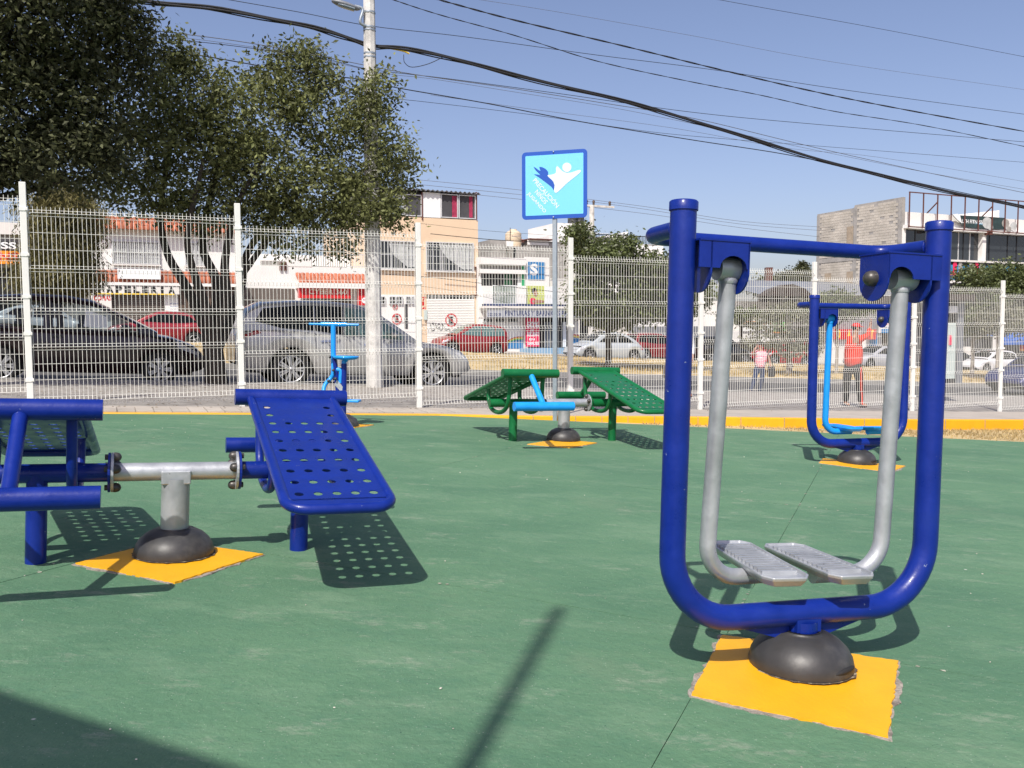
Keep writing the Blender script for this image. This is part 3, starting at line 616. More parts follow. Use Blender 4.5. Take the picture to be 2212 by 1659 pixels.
a_ = sp(*c(790, 1240)); MB().box(a_.x-.17, a_.x+.06, a_.y-.06, a_.y+.1, a_.z-.012, a_.z+.018).build('foot_pedal', M['cyan'], stp, bevel=.01)
MB().prism([(0, 0), (.09, -.09), (.1, -.02), (.03, .06)], -.03, .03, Matrix.Translation(sp(*c(530, 1020)))).build('side_plate', M['silver'], stp)
a_ = Vector((sp(*c(620, 1100)).x, sp(*c(620, 1100)).y, 0)); dm = MB(); dm.lathe([(.2, -.01), (.205, .03), (.18, .09), (.1, .14), (.03, .15)], 28, Matrix.Translation(a_)); dm.build('rubber_dome', M['rubber'], stp)

def weld(parent, c_, axis, r_, m):
    q_ = Vector(axis).to_track_quat('Z', 'Y').to_matrix().to_4x4(); q_.translation = Vector(c_); rw = random.Random(int(r_*1e5)); P = [q_ @ Vector(((r_+rw.uniform(-.001, .0015))*math.cos(R(a)), (r_+rw.uniform(-.001, .0015))*math.sin(R(a)), rw.uniform(-.0015, .0015))) for a in range(0, 360, 12)]
    MB().tube(P, .0042, 6, closed=True).build('weld_bead', M[m], parent)
for wk, s_ in ((walker, 1), (walker2, 1)):
    for sx in (-1, 1): weld(wk, (sx*.558, .047, 1.63), (0, 1, 0), .031, 'blue')
dm_ = [o for o in bpy.data.objects if o.name.startswith('situp_station')]
for so, um in zip(dm_, ('blue', 'green')):
    for sg_ in (1, -1): weld(so, (sg_*.642, sg_*.52, .752), (0, sg_*.35, -.3), .033, um); weld(so, (sg_*.30, 0, .433), (1, 0, 0), .047, 'silver')
def peb():
    x = random.uniform(-5, 5); y = random.uniform(2, 11); return x, y
mb = MB()
for k in range(170):
    x, y = peb(); a = random.uniform(.0018, .0045); mb.lathe([(.001, -a*.4), (a, 0), (a*.7, a*.6), (.001, a*.8)], 5, Matrix.Translation((x, y, gz(x, y)+a*.5)) @ Matrix.Rotation(random.uniform(0, 6), 4, 'Z') @ Matrix.Diagonal((1.6, 1, 1, 1)))
tag(mb.build('grit', mat('pale grit', (.55, .52, .45), .9, island=.4)), 'tiny pale grit and paint crumbs scattered over the green court', 'grit', kind='stuff')

# ================================================================== WARNING SIGN
g_ = Vector((.60, 12.30, gz(.60, 12.30)+.02)); sg = empty('warning_sign', upright(g_.x, g_.y, R(-17), g_.z), 'square light blue children playing warning sign on a galvanised post', 'sign')
inv = sg.matrix_world.inverted()
def sgp(u, v):
    n = sg.matrix_world.to_3x3() @ Vector((0, 1, 0)); o = sg.matrix_world @ Vector((0, -.035, 0)); d = Vector(ray(u, v)); C_ = Vector((0, 0, CAMZ)); k = (o-C_).dot(n)/d.dot(n); q = inv @ (C_+d*k); return q.x, q.z
MB().box(-.029, .029, -.029, .029, -.05, 2.92).build('sign_post', M['galv'], sg, bevel=.004)
xl, zt_ = sgp(1128, 331); xr, _ = sgp(1268, 320); _, zb_ = sgp(1196, 473); _, zt_ = sgp(1196, 325); W2 = (xr-xl)/2; xm = (xl+xr)/2; H2 = (zt_-zb_)/2; zm = (zt_+zb_)/2; W2 = H2 = (W2+H2)/2
def rrect(hw, hh, r, n=5): return [(xm+x, zm+z) for x, z in [(sx*(hw-r)+r*math.cos(R(a0+90*k/n)), sz*(hh-r)+r*math.sin(R(a0+90*k/n))) for sx, sz, a0 in ((1, 1, 0), (-1, 1, 90), (-1, -1, 180), (1, -1, 270)) for k in range(n+1)]]
MB().prism(rrect(W2, H2, .055), -.040, -.031).build('sign_plate', M['signnavy'], sg)
MB().prism(rrect(W2-.052, H2-.052, .012), -.0425, -.0401).build('sign_face', M['signblue'], sg)
c = crop(1600, 430, .5546)
def art(name, pts, m, y): MB().prism([sgp(*c(*p)) for p in pts], y-.0015, y).build(name, m, sg)
star = [tuple(p)[:2] for p in bez([(262, 232, 0), (290, 228, 0), (310, 218, 0), (312, 190, 0), (318, 180, 0), (330, 190, 0), (348, 208, 0), (372, 218, 0), (400, 216, 0), (440, 203, 0), (455, 206, 0), (445, 222, 0), (410, 250, 0), (375, 278, 0), (340, 312, 0), (312, 334, 0), (300, 320, 0), (303, 290, 0), (290, 262, 0), (270, 245, 0)], 3)]
art('star_figure', star, M['signwhite'], -.0445)
art('star_head', [(374+26*math.cos(R(a)), 187+27*math.sin(R(a))) for a in range(0, 360, 15)], M['signwhite'], -.0445)
art('hand_figure', [(186, 227), (205, 228), (222, 232), (214, 222), (196, 205), (182, 184), (195, 190), (212, 203), (224, 208), (217, 194), (216, 184), (232, 186), (252, 196), (266, 212), (267, 226), (262, 236), (280, 252), (296, 268), (304, 290), (300, 320), (285, 298), (262, 280), (238, 262), (215, 245)], M['signnavy'], -.0445)
for s_, (xa, za), (xb, zb), hh in (('PRECAUCIÓN', (186, 257), (322, 414), 27), ('NIÑOS', (197, 323), (256, 392), 28), ('JUGANDO', (150, 335), (249, 446), 27)):
    p, q = sgp(*c(xa, za)), sgp(*c(xb, zb)); L = math.hypot(q[0]-p[0], q[1]-p[1]); ang = math.atan2(q[1]-p[1], q[0]-p[0]); h = .062 if s_ != 'JUGANDO' else .062
    hh_ = h*1.28 if s_ in ('NIÑOS', 'PRECAUCIÓN') else h
    text(s_, M['signwhite'], sg, p[0], p[0]+L, p[1]-h/2, p[1]-h/2+hh_, -.0446, .018, rot=(p[0], p[1], ang))
for u, v in ((1196, 328), (1196, 469)):
    x, z = sgp(u, v); rivet(sg, Matrix.Translation((x, -.041, z)) @ Matrix.Rotation(R(90), 4, 'X'), .009, 'rivet', 'alu')

# ================================================================== FENCE
PH = 2.5
def panel_mesh():
    mb = MB(); r = .0034; folds = [(2.46, 2.385), (1.77, 1.695), (1.24, 1.165), (.79, .715), (.125, .015)]
    hz = [2.46, 2.385, 2.18, 1.97, 1.77, 1.695, 1.49, 1.24, 1.165, .985, .79, .715, .54, .34, .125, .015]
    zs = [(2.5, 0)]
    for a, b in folds: zs += [(a, 0), ((a+b)/2, -.028), (b, 0)]
    W = 2.49; nw = 50
    for i in range(nw):
        x = .02 + (W-.04)*i/(nw-1); mb.tube([(x, y, z) for z, y in zs], r, 4, False, smooth=False)
    for z in hz: mb.tube([(.0, .006, z), (W, .006, z)], r, 4, False, smooth=False)
    for a, b in folds: mb.tube([(.0, -.030, (a+b)/2), (W, -.030, (a+b)/2)], r, 4, False, smooth=False)
    me = mb.mesh('wire_panel'); me.materials.append(M['whitewire']); return me
pm_ = panel_mesh(); fx, fy = st(-7.68, 0)
fence = empty('mesh_fence', Matrix.Translation((fx, fy, gz(fx, fy))), 'tall white welded wire fence stepping down along the court', 'fence'); FI = fence.matrix_world.inverted()
pb = MB().box(-.038, .038, -.028, .028, -.05, 2.75); pme = pb.mesh('fence_post'); pme.materials.append(M['white_steel'])
cb = MB().box(-.046, .046, -.036, .036, -.022, .022); cb.box(.02, .05, -.046, -.03, -.015, .015); cme = cb.mesh('clamp'); cme.materials.append(M['white_steel'])
for k in range(-3, 11):
    x, y = st(2.56*k, 0); z = gz(x, y) + (.02 if k < 2 else .0); m_ = FI @ upright(x, y, YAW, z) @ Matrix.Rotation(R(random.uniform(-.35, .35)), 4, 'Y') @ Matrix.Rotation(R(random.uniform(-.4, .4)), 4, 'X'); p_ = link('fence_post', pme, fence, m_, bevel=.006)
    for h in (.30, .88, 1.34, 1.86, 2.42): link('clamp', cme, p_, Matrix.Translation((0, 0, h)))
    if k < 10:
        x2, y2 = st(2.56*k+.035, 0); xm_, ym_ = st(2.56*(k+.5), 0); link('wire_panel', pm_, fence, FI @ upright(x2, y2, YAW, gz(xm_, ym_) + .04) @ Matrix.Rotation(R(random.uniform(-.3, .3)), 4, 'X') @ Matrix.Rotation(R(random.uniform(-.12, .12)), 4, 'Y'))

# ================================================================== VEHICLES
def car(mw, label, body_m, L, W, spec, name='parked_car', cat='car', detail=True, group='cars parked along the avenue', glass='carglass', nspoke=5, wheel_r=.31, wx=None, rim_r=.62):
    """spec: top = bonnet/waist/boot line, roof = roof line between screens, low = sill height, glass polygons in side view"""
    root = empty(name, mw, label, cat, group); top, roof = spec['top'], spec['roof']; low = spec.get('low', .22); wx = wx or spec['wx']
    tx, tz = zip(*top); rx, rz = zip(*roof); hw = W/2
    xs = sorted(set([-L/2 + L*k/54 for k in range(55)] + [a+d for a in wx for d in (-wheel_r*1.14, wheel_r*1.14)] + [L/2-.03, -L/2+.03, L/2-.08, -L/2+.08]))
    def zt(x): return float(np.interp(x, tx, tz))
    def zl(x):
        z = low + .10*max(0, abs(x)-L/2*.80)/(L/2*.2)
        for a in wx:
            d = abs(x-a); ar = wheel_r*1.15
            if d < ar: z = max(z, wheel_r*.98 + math.sqrt(max(ar*ar-d*d, 0))*1.0)
        return z
    def wf(x): e = abs(x)/(L/2); return 1 - .16*max(0, e-.62)**1.6/.38**1.6 - .10*max(0, e-.93)/.07
    def ztt(x):
        e = (L/2-abs(x)); f = min(1, e/.10); return zt(x)
    prof = [(0, .93), (.12, .965), (.35, .99), (.55, 1.), (.72, .985), (.88, .955), (.96, .925), (1., .87)]
    mb = MB(); rows = []
    for x in xs:
        a, b = zl(x), ztt(x); f = wf(x); e = (L/2-abs(x)); rnd = max(0, 1-e/.09); a += rnd*.06; b -= rnd*.05
        row = [(x, hw*f*p, a+(b-a)*q) for q, p in prof]; cr = .025*(1 if b < 1.2 else .5)
        row += [(x, hw*f*.6, b+cr*.7), (x, 0, b+cr)]; row += [(x, -y, z) for _, y, z in row[:-1][::-1]]; rows.append(row)
    n = len(rows[0]); mb.add([p for r_ in rows for p in r_], [(i*n+k, i*n+k+1, (i+1)*n+k+1, (i+1)*n+k) for i in range(len(rows)-1) for k in range(n-1)], True)
    mb.add(rows[0], [tuple(range(n))]); mb.add(rows[-1], [tuple(range(n))[::-1]])
    x0, x1 = rx[0], rx[-1]
    gx = sorted(set([x0+(x1-x0)*k/40 for k in range(41)])); grow = []
    def gy(x, z):
        zb, ztop = zt(x), float(np.interp(x, rx, rz)); mid = max(rz); q = np.clip((z-zb)/max(mid-zb, .05), 0, 1); e = max(0, abs(x-(x0+x1)/2)/((x1-x0)/2)-.6)/.4
        return hw*(.90 - .165*q**1.15 - .06*e*e)
    for x in gx:
        zb, zr_ = zt(x)-.03, float(np.interp(x, rx, rz)); zr_ = max(zr_, zb+.005); row = [(x, gy(x, zb+(zr_-zb)*q), zb+(zr_-zb)*q) for q in (0, .3, .6, .85, .95)]
        y = gy(x, zr_); row += [(x, y*.94, zr_+.008), (x, y*.6, zr_+.03), (x, 0, zr_+.038)]; row += [(a, -b, c_) for a, b, c_ in row[:-1][::-1]]; grow.append(row)
    n = len(grow[0]); op = spec.get('open', ()); skip = lambda i, k: any(a <= (gx[i]+gx[i+1])/2 <= b_ for a, b_ in op) and (k < 3 or k >= n-4)
    mb.add([p for r_ in grow for p in r_], [(i*n+k, i*n+k+1, (i+1)*n+k+1, (i+1)*n+k) for i in range(len(grow)-1) for k in range(n-1) if not skip(i, k)], True)
    me = mb.mesh('body'); me.materials.append(body_m); fix_normals(me); link('body', me, root)
    ub = MB().box(-L/2+.25, L/2-.25, -hw*.80, hw*.80, low-.02, .72); ub.build('underbody', M['plastic'], root)
    def side(name_, poly, m, off, both=True, grow_y=None, parent=root):
        for sg_ in ((-1, 1) if both else (-1,)):
            vs = []; n_ = len(poly); cx_, cz_ = sum(p[0] for p in poly)/n_, sum(p[1] for p in poly)/n_
            rings_ = [[(cx_+(x-cx_)*f, cz_+(z-cz_)*f) for x, z in poly] for f in (1., .75, .5, .25)]
            dense = [p for rg in rings_ for p in rg]+[(cx_, cz_)]
            for x, z in dense:
                if grow_y: y = grow_y
                elif z >= zt(x)-.035 and rx[0] <= x <= rx[-1]: y = gy(x, z)
                else:
                    q = np.clip((z-zl(x))/max(zt(x)-zl(x), .05), 0, 1); y = hw*wf(x)*float(np.interp(q, [p[0] for p in prof], [p[1] for p in prof]))
                vs.append((x, sg_*(y+off), z))
            mb = MB(); mb.add(vs, [(q_*n_+k, q_*n_+(k+1) % n_, (q_+1)*n_+(k+1) % n_, (q_+1)*n_+k) for q_ in range(3) for k in range(n_)]+[(3*n_+k, 3*n_+(k+1) % n_, 4*n_) for k in range(n_)]); me = mb.mesh(name_); me.materials.append(m); link(name_, me, parent)
    for wi, poly in enumerate(spec['windows']): side('side_window', poly, M['carclear' if wi in spec.get('clear', ()) else spec.get('pane', glass)], .010)
    for poly in spec.get('notice', []): side('window_notice', poly, M['paper'], .016, both=False)
    def screen(name_, xa, xb, f=.86, m=M[glass]):
        rowz = []; 
        for k in range(7):
            x = xa+(xb-xa)*k/6; z = float(np.interp(x, rx, rz)); y = gy(x, z)*f; rowz.append([(x, y, z+.014), (x, y*.6, z+.037), (x, 0, z+.046), (x, -y*.6, z+.037), (x, -y, z+.014)])
        mb = MB(); mb.add([p for r_ in rowz for p in r_], [(i*5+k, i*5+k+1, (i+1)*5+k+1, (i+1)*5+k) for i in range(6) for k in range(4)], True); mb.build(name_, m, root)
    screen('windscreen', *spec['front']); screen('rear_window', *spec['rear'])
    for nm, key, m in (('headlight', 'head', 'lamp'), ('tail_light', 'tail', 'redlamp'), ('door_handle', 'handles', spec.get('hm', 'chrome'))):
        for poly in spec.get(key, []): side(nm, poly, M[m], .008 if nm != 'door_handle' else .02)
    if detail:
        for x in spec.get('seams', []):
            for sg_ in (-1, 1):
                pts = []
                for q in np.linspace(.05, .94, 8):
                    a, b = zl(x)+.01, zt(x); z = a+(b-a)*q; y = hw*wf(x)*float(np.interp(q, [p[0] for p in prof], [p[1] for p in prof])); pts.append((x+.04*math.sin(q*3), sg_*(y+.001), z))
                MB().tube(pts, .0035, 4, False).build('door_seam', M['plastic'], root)
        for sg_ in (-1, 1):
            xm, zm_ = spec['mirror']; mb = MB(); mb.lathe([(.001, -.06), (.07, -.05), (.085, 0), (.075, .05), (.001, .06)], 14, Matrix.Translation((xm, sg_*(hw*.97+.06), zm_)) @ Matrix.Diagonal((.8, 1.1, .95, 1))); mb.build('wing_mirror', body_m, root)
        if 'trim' in spec: side('sill_trim', spec['trim'], M['plastic'], .006)
    for a in wx:
        for sg_ in (-1, 1):
            m_ = Matrix.Translation((a, sg_*(hw-.13), wheel_r)) @ Matrix.Rotation(R(-90*sg_), 4, 'X') 
            r_ = wheel_r; e = empty_child = None
            ty = MB().lathe([(r_*.55, -.09), (r_*.9, -.10), (r_*.985, -.07), (r_, 0), (r_*.985, .07), (r_*.93, .10), (r_*.70, .115), (r_*.66, .10), (r_*.62, .02), (.001, .02)], 30 if detail else 18, m_); wh = ty.build('wheel', M['tyre'], root)
            rm = MB(); q = r_*rim_r; rm.lathe([(q*1.04, .095), (q*1.05, .11), (q*.98, .112), (q*.94, .09)], 30 if detail else 18, m_); rm.lathe([(q*.22, .06), (q*.22, .1), (.001, .105)], 12, m_)
            for k in range(nspoke):
                a2 = 2*math.pi*k/nspoke
                for dd in ((-.13, .13) if nspoke == 7 and detail else (0,)):
                    wsp = .030 if dd else q*.17; mm_ = m_ @ Matrix.Rotation(a2+dd, 4, 'Z'); rm.box(q*.15, q*.99, -wsp/2*1.2, wsp/2*1.2, .075, .102, mm_)
            rm.build('rim', M['rim'], wh)
    return root
def car_at(u, v, t, z=-.10):      # ground place of a car centre from where it stands along the street
    s_, _ = onT(u, v, t); return s_
def cmw(s_, t_, face=1, dz=-.10, yaw=0):
    x, y = st(s_, t_); m = frame(x, y, YAW + (0 if face == 1 else math.pi) + yaw, dz=dz); return m
# silver crossover, seen side on behind the fence
suv = dict(clear=(2,), low=.30, wx=(-1.40, 1.50),
 top=[(-2.42, 1.02), (-2.34, 1.10), (-1.9, 1.14), (-1.0, 1.10), (0, 1.04), (.85, 1.00), (1.25, .99), (1.8, .93), (2.18, .82), (2.36, .66), (2.42, .52)],
 roof=[(-2.38, 1.10), (-2.22, 1.46), (-1.95, 1.61), (-1.3, 1.68), (-.6, 1.70), (-.1, 1.675), (.3, 1.56), (.8, 1.25), (1.2, 1.0)],
 windows=[[(-2.1, 1.27), (-1.95, 1.52), (-1.30, 1.61), (-.97, 1.625), (-.97, 1.14), (-1.6, 1.16)], [(-.95, 1.14), (-.95, 1.625), (-.40, 1.63), (-.40, 1.08)], [(-.37, 1.08), (-.37, 1.62), (-.02, 1.60), (.28, 1.48), (.86, 1.12), (.86, 1.02)]],
 front=(.36, 1.12), rear=(-2.28, -1.9), mirror=(.62, 1.12), seams=(-.98, -.38, .78), head=[[(1.95, .80), (2.32, .58), (2.3, .68), (2.1, .80)]],
 tail=[[(-2.38, 1.0), (-2.05, 1.1), (-1.98, 1.05), (-2.3, .93)]], handles=[[(-.86, .95), (-.66, .97), (-.66, .93), (-.86, .91)], [(.02, .92), (.22, .94), (.22, .90), (.02, .88)]])
s0, _ = onT(613, 830, 4.75); s1, _ = onT(938, 837, 4.75)
car(cmw((s0+s1)/2, 4.75+.92), 'silver grey crossover parked behind the fence beside the concrete pole', paint('silver beige car paint', (.40, .40, .385), .35, .3), 4.86, 1.84, suv, nspoke=7, wheel_r=.375, rim_r=.67)
dk = dict(open=((-1.62, -.64), (-.52, .95)), pane='seethrough', notice=[[(.02, 1.03), (.42, 1.03), (.38, 1.22), (.05, 1.34)]], low=.22, wx=(-1.26, 1.30),
 top=[(-2.1, .85), (-1.9, .98), (-1.2, .99), (0, .96), (1.0, .95), (1.5, .88), (1.9, .74), (2.08, .58), (2.13, .45)],
 roof=[(-2.0, .98), (-1.75, 1.3), (-1.45, 1.47), (-.9, 1.545), (-.3, 1.55), (.15, 1.48), (.65, 1.25), (1.25, .96)],
 windows=[[(-1.72, .975), (-1.6, 1.28), (-1.40, 1.385), (-.95, 1.44), (-.62, 1.45), (-.62, .955)], [(-.54, .955), (-.54, 1.455), (-.2, 1.44), (.15, 1.40), (.65, 1.19), (.98, 1.00), (.98, .95)]],
 front=(.2, 1.15), rear=(-1.95, -1.6), mirror=(.72, 1.02), seams=(-.6, .72, -1.5), head=[[(1.55, .84), (2.0, .62), (1.95, .58), (1.6, .70)]],
 tail=[[(-2.05, .9), (-1.8, .95), (-1.8, .7), (-2.06, .7)]], handles=[[(-.48, .86), (-.3, .87), (-.3, .83), (-.48, .82)]], hm='plastic')
s0, _ = onT(345, 825, 4.9)
darkcar = car(cmw(s0-1.30, 4.9+.84), 'dark maroon hatchback parked in tree shade at the left edge', paint('dark maroon car paint', (.022, .010, .012), .3, .25), 4.25, 1.70, dk, nspoke=7, wheel_r=.305, rim_r=.68, detail=True)
for x_ in (.0, -1.0):
    for y_ in (-.36, .36): MB().box(x_-.09, x_+.07, y_-.22, y_+.22, .6, 1.08).box(x_-.07, x_+.04, y_-.12, y_+.12, 1.08, 1.24).build('seat', M['plastic'], darkcar, bevel=.03)
sed = dict(low=.22, wx=(-1.25, 1.32), top=[(-2.15, .8), (-2.05, .98), (-1.5, 1.0), (-.5, .93), (.9, .92), (1.4, .85), (1.9, .72), (2.15, .5)],
 roof=[(-1.75, 1.0), (-1.3, 1.25), (-.9, 1.38), (-.2, 1.42), (.2, 1.38), (.6, 1.2), (1.05, .92)],
 windows=[[(-1.35, 1.03), (-1.05, 1.26), (-.45, 1.33), (-.45, .97)], [(-.4, .97), (-.4, 1.335), (.12, 1.31), (.78, .97)]], front=(.2, .98), rear=(-1.68, -1.1), mirror=(.7, .98), seams=(-.42, .75, -1.3),
 head=[[(1.7, .76), (2.1, .55), (2.05, .5), (1.7, .62)]], tail=[[(-2.12, .9), (-1.9, .95), (-1.9, .78), (-2.12, .72)]], handles=[])
hat = dict(low=.2, wx=(-1.15, 1.15), top=[(-1.85, .85), (-1.75, 1.0), (-.5, .95), (.7, .92), (1.2, .88), (1.65, .72), (1.85, .5)],
 roof=[(-1.78, 1.0), (-1.65, 1.38), (-1.35, 1.49), (-.5, 1.53), (0, 1.5), (.4, 1.36), (1.0, .94)],
 windows=[[(-1.6, 1.03), (-1.5, 1.36), (-1.1, 1.43), (-1.1, 1.0)], [(-1.05, 1.0), (-1.05, 1.43), (-.35, 1.45), (-.35, .97)], [(-.3, .97), (-.3, 1.45), (.05, 1.42), (.75, 1.0)]], front=(.1, .9), rear=(-1.76, -1.5), mirror=(.6, 1.0), seams=(-.33, .7),
 head=[[(1.35, .82), (1.75, .6), (1.7, .55), (1.35, .68)]], tail=[[(-1.83, .95), (-1.7, 1.0), (-1.7, .7), (-1.84, .65)]], handles=[])
btl = dict(low=.2, wx=(-1.27, 1.27), top=[(-2.04, .45), (-1.9, .72), (-1.5, .93), (-.9, .96), (.7, .90), (1.2, .88), (1.6, .76), (1.9, .6), (2.04, .42)],
 roof=[(-1.7, .84), (-1.3, 1.14), (-.8, 1.38), (-.2, 1.485), (.25, 1.46), (.65, 1.25), (1.15, .88)],
 windows=[[(-1.2, 1.0), (-.85, 1.24), (-.35, 1.37), (-.3, .97)], [(-.24, .97), (-.24, 1.385), (.2, 1.37), (.78, .96)]], front=(.3, 1.05), rear=(-1.55, -.95), mirror=(.68, .98), seams=(-.27, .78),
 head=[[(1.6, .75), (1.85, .6), (1.8, .5), (1.58, .6)]], tail=[[(-1.75, .76), (-1.6, .8), (-1.6, .68), (-1.78, .64)]], handles=[])
def far_car(u0, u1, t, label, spec, col, face=-1, dz=-.1, glass='carglass', L=4.1, W=1.7, name='parked_car', cat='car', wr=.31, met=.2):
    s_a, _ = onT(u0, 770, t); s_b, _ = onT(u1, 770, t); return car(cmw((s_a+s_b)/2, t+.85, face, dz), label, paint('car paint '+label[:14], col, met), L, W, spec, name, cat, detail=False, wheel_r=wr, glass=glass)
far_car(281, 418, 26.2, 'red saloon parked in front of the stationery shop shutter', sed, (.25, .014, .022), -1, L=4.3)
far_car(959, 1092, 27.3, 'red hatchback parked in front of the white roller shutter', hat, (.26, .012, .014), -1, glass='carclear', L=3.7)
far_car(1236, 1408, 22.2+2.8, 'pale silver rounded beetle shaped car beside the young street tree', btl, (.46, .50, .52), -1, L=4.1)
far_car(30, 165, 26.0, 'white saloon seen over the dark maroon car at the far left', sed, (.6, .62, .62), 1, L=4.3)
far_car(1362, 1500, 29.6, 'dark red hatchback behind the pale silver beetle shaped car', hat, (.22, .012, .015), 1, L=3.7)
far_car(1505, 1640, 27.5, 'black hatchback under the white arch behind the woman', hat, (.012, .012, .014), 1, L=3.7)
far_car(1655, 1760, 27.0, 'bright red hatchback half hidden behind the pale young trees', hat, (.55, .012, .018), -1, L=3.7)
far_car(1858, 1975, 26.5, 'silver saloon behind the person in red', sed, (.45, .46, .48), -1, L=4.3)
far_car(2030, 2125, 27.2, 'black saloon parked left of the white one at the right', sed, (.012, .013, .015), 1, L=4.3)
far_car(2112, 2208, 25.8, 'white hatchback parked near the blue awning at the right', hat, (.72, .72, .72), -1, L=3.8)
far_car(2172, 2440, 6.2, 'dark blue saloon cut off by the right edge of the view', sed, (.012, .02, .11), -1, L=4.3)

# ================================================================== CONCRETE POLES AND CABLES
def pole_obj(x, y, z0, h, r0, r1, label, name='utility_pole'):
    root = empty(name, upright(x, y, .3, z0), label, 'utility pole'); mb = MB(); mb.lathe([(r0, -.1), (r0*.93, h*.35), (r1, h)], 8, smooth=False, close=True); mb.build('shaft', M['pole'], root)
    return root
gp = Vector((*st(5.55, 3.95), 0)); gp.z = gz(gp.x, gp.y); pl = pole_obj(gp.x, gp.y, gp.z, 9.2, .155, .088, 'weathered octagonal concrete pole carrying a street lamp behind the fence', 'lamp_pole')
PT = 4.0
def pp(u, v, t=PT): s_, z = onT(u, v, t); x, y = st(s_, t); return Vector((x, y, z))
pinv = pl.matrix_world.inverted()
MB().lathe([(.16, 0), (.158, 2.6)], 8, smooth=False) 
for v in (30, 62, 68, 118, 126, 187, 195): 
    q = pinv @ pp(799, v*1.0, PT); MB().lathe([(.118, -.014), (.118, .014)], 16, Matrix.Translation((0, 0, q.z))).build('steel_band', M['galv'], pl)
a_, b_ = pinv @ pp(790, 62), pinv @ pp(770, 18); MB().tube(bez([(0, -.05, a_.z), (a_.x*1+.0-.12, -.1, a_.z+.06), (b_.x+.1, -.1, b_.z-.05), (b_.x-.05, -.1, b_.z)], 5), .028, 10).build('lamp_arm', M['galv'], pl)
hd_ = MB(); hd_.lathe([(.02, -.28), (.07, -.22), (.1, 0), (.09, .16), (.05, .24), (.001, .26)], 16, Matrix.Translation((b_.x-.22, -.1, b_.z+.0)) @ Matrix.Rotation(R(-78), 4, 'Y') @ Matrix.Diagonal((.55, 1, 1, 1))); hd = hd_.build('lamp_head', M['steelgrey'], pl)
MB().lathe([(.09, -.2), (.10, 0), (.08, .14), (.001, .16)], 14, Matrix.Translation((b_.x-.23, -.1, b_.z-.035)) @ Matrix.Rotation(R(-78), 4, 'Y') @ Matrix.Diagonal((.3, .9, .9, 1))).build('lamp_lens', M['glass_blue'], hd)
CABLES = [
 ('thick bundled black cable sagging from the pole to the right', [(180, -25), (310, 2), (480, 22), (640, 52), (740, 78), (793, 98), (850, 103), (960, 122), (1100, 160), (1300, 207), (1480, 256), (1650, 309), (1840, 364), (2040, 412), (2230, 452)], .024, 'twin'),
 ('twisted black cable crossing the upper sky from the top middle', [(900, -12), (950, 0), (1110, 43), (1350, 100), (1550, 149), (1760, 198), (1950, 236), (2230, 287)], .012, 'twist'),
 ('thin twisted cable crossing below the thick twisted one', [(800, -18), (845, -2), (950, 32), (1110, 76), (1290, 132), (1480, 174), (1640, 205), (1800, 240), (2000, 272), (2230, 320)], .0075, 'twist'),
 ('single dark wire running right from behind the lamp pole at mid height', [(440, -10), (640, 25), (800, 56), (1000, 79), (1290, 119), (1550, 152), (1830, 195), (2230, 249)], .006, ''),
 ('thin highest wire in the upper right of the sky', [(1490, -12), (1650, 17), (1900, 62), (2230, 126)], .005, ''),
 ('faint bare wire below the highest one at the right', [(960, -12), (1200, 25), (1500, 78), (1800, 134), (2230, 196)], .0035, 'bare'),
 ('dark wire leaving the pole under the thick cable', [(250, 75), (480, 96), (700, 128), (800, 150), (960, 169), (1200, 201), (1500, 243), (1780, 270), (2230, 308)], .006, ''),
 ('grey service wire drooping under the thick cable', [(230, 55), (480, 84), (640, 111), (830, 149), (930, 166), (1100, 190), (1300, 222), (1500, 256), (1750, 316), (2000, 372), (2230, 420)], .007, 'bare'),
 ('second grey service wire close below the first', [(230, 62), (480, 92), (640, 118), (830, 158), (930, 170), (1120, 200), (1320, 232), (1500, 268), (1760, 324), (2010, 374), (2230, 412)], .004, 'bare'),
 ('dark low cable leaving the pole at the tree top', [(230, 95), (420, 118), (620, 152), (780, 172), (860, 190), (1050, 223), (1250, 262), (1500, 303), (1700, 334), (1880, 372), (2060, 412), (2230, 448)], .010, ''),
 ('thin low wire leaving the pole beneath the other cables', [(640, 170), (800, 208), (900, 218), (1150, 248), (1400, 284), (1580, 301), (1800, 318), (2230, 352)], .0045, ''),
 ('faint low wire drooping towards the brick building', [(930, 205), (1150, 236), (1450, 276), (1700, 320), (1900, 340), (2230, 395)], .0035, 'bare'),
]
for lab, pts, r_, kind in CABLES:
    P = bez([pp(u, v) for u, v in pts], 6 if kind != 'twist' else 24); mb = MB(); m_ = M['wirebare'] if kind == 'bare' else M['cable']
    if kind == 'twin':
        offs = [(Vector((0, 0, .026)), .020), (Vector((.01, -.01, -.012)), .022), (Vector((-.01, .01, -.03)), .012)]
        for k, (o_, rr) in enumerate(offs): mb.tube([p + o_*(1+.5*math.sin(i*.7+k*2)) for i, p in enumerate(P)], rr, 6, True)
    elif kind == 'twist':
        for ph in (0, math.pi):
            mb.tube([p + Vector((.0, r_*.8*math.cos(i*.55+ph), r_*.8*math.sin(i*.55+ph))) for i, p in enumerate(P)], r_*.75, 5, True)
    else: mb.tube(P, r_, 5, True)
    o = mb.build('overhead_cable', m_); tag(o, lab, 'cable', 'overhead cables along the street')
tag(MB().tube(bez([pp(872, 118), pp(874, 135), pp(890, 145), pp(925, 138), pp(960, 122)], 6), .007, 6).build('cable_loop', M['cable']), 'small drooping loop of black cable just right of the lamp pole', 'cable')
tag(MB().tube(bez([pp(835, 103), pp(870, 110), pp(884, 116)], 4), .016, 6).build('cable_sleeve', M['yel']), 'short yellow sleeve on the thick cable beside the pole', 'cable')

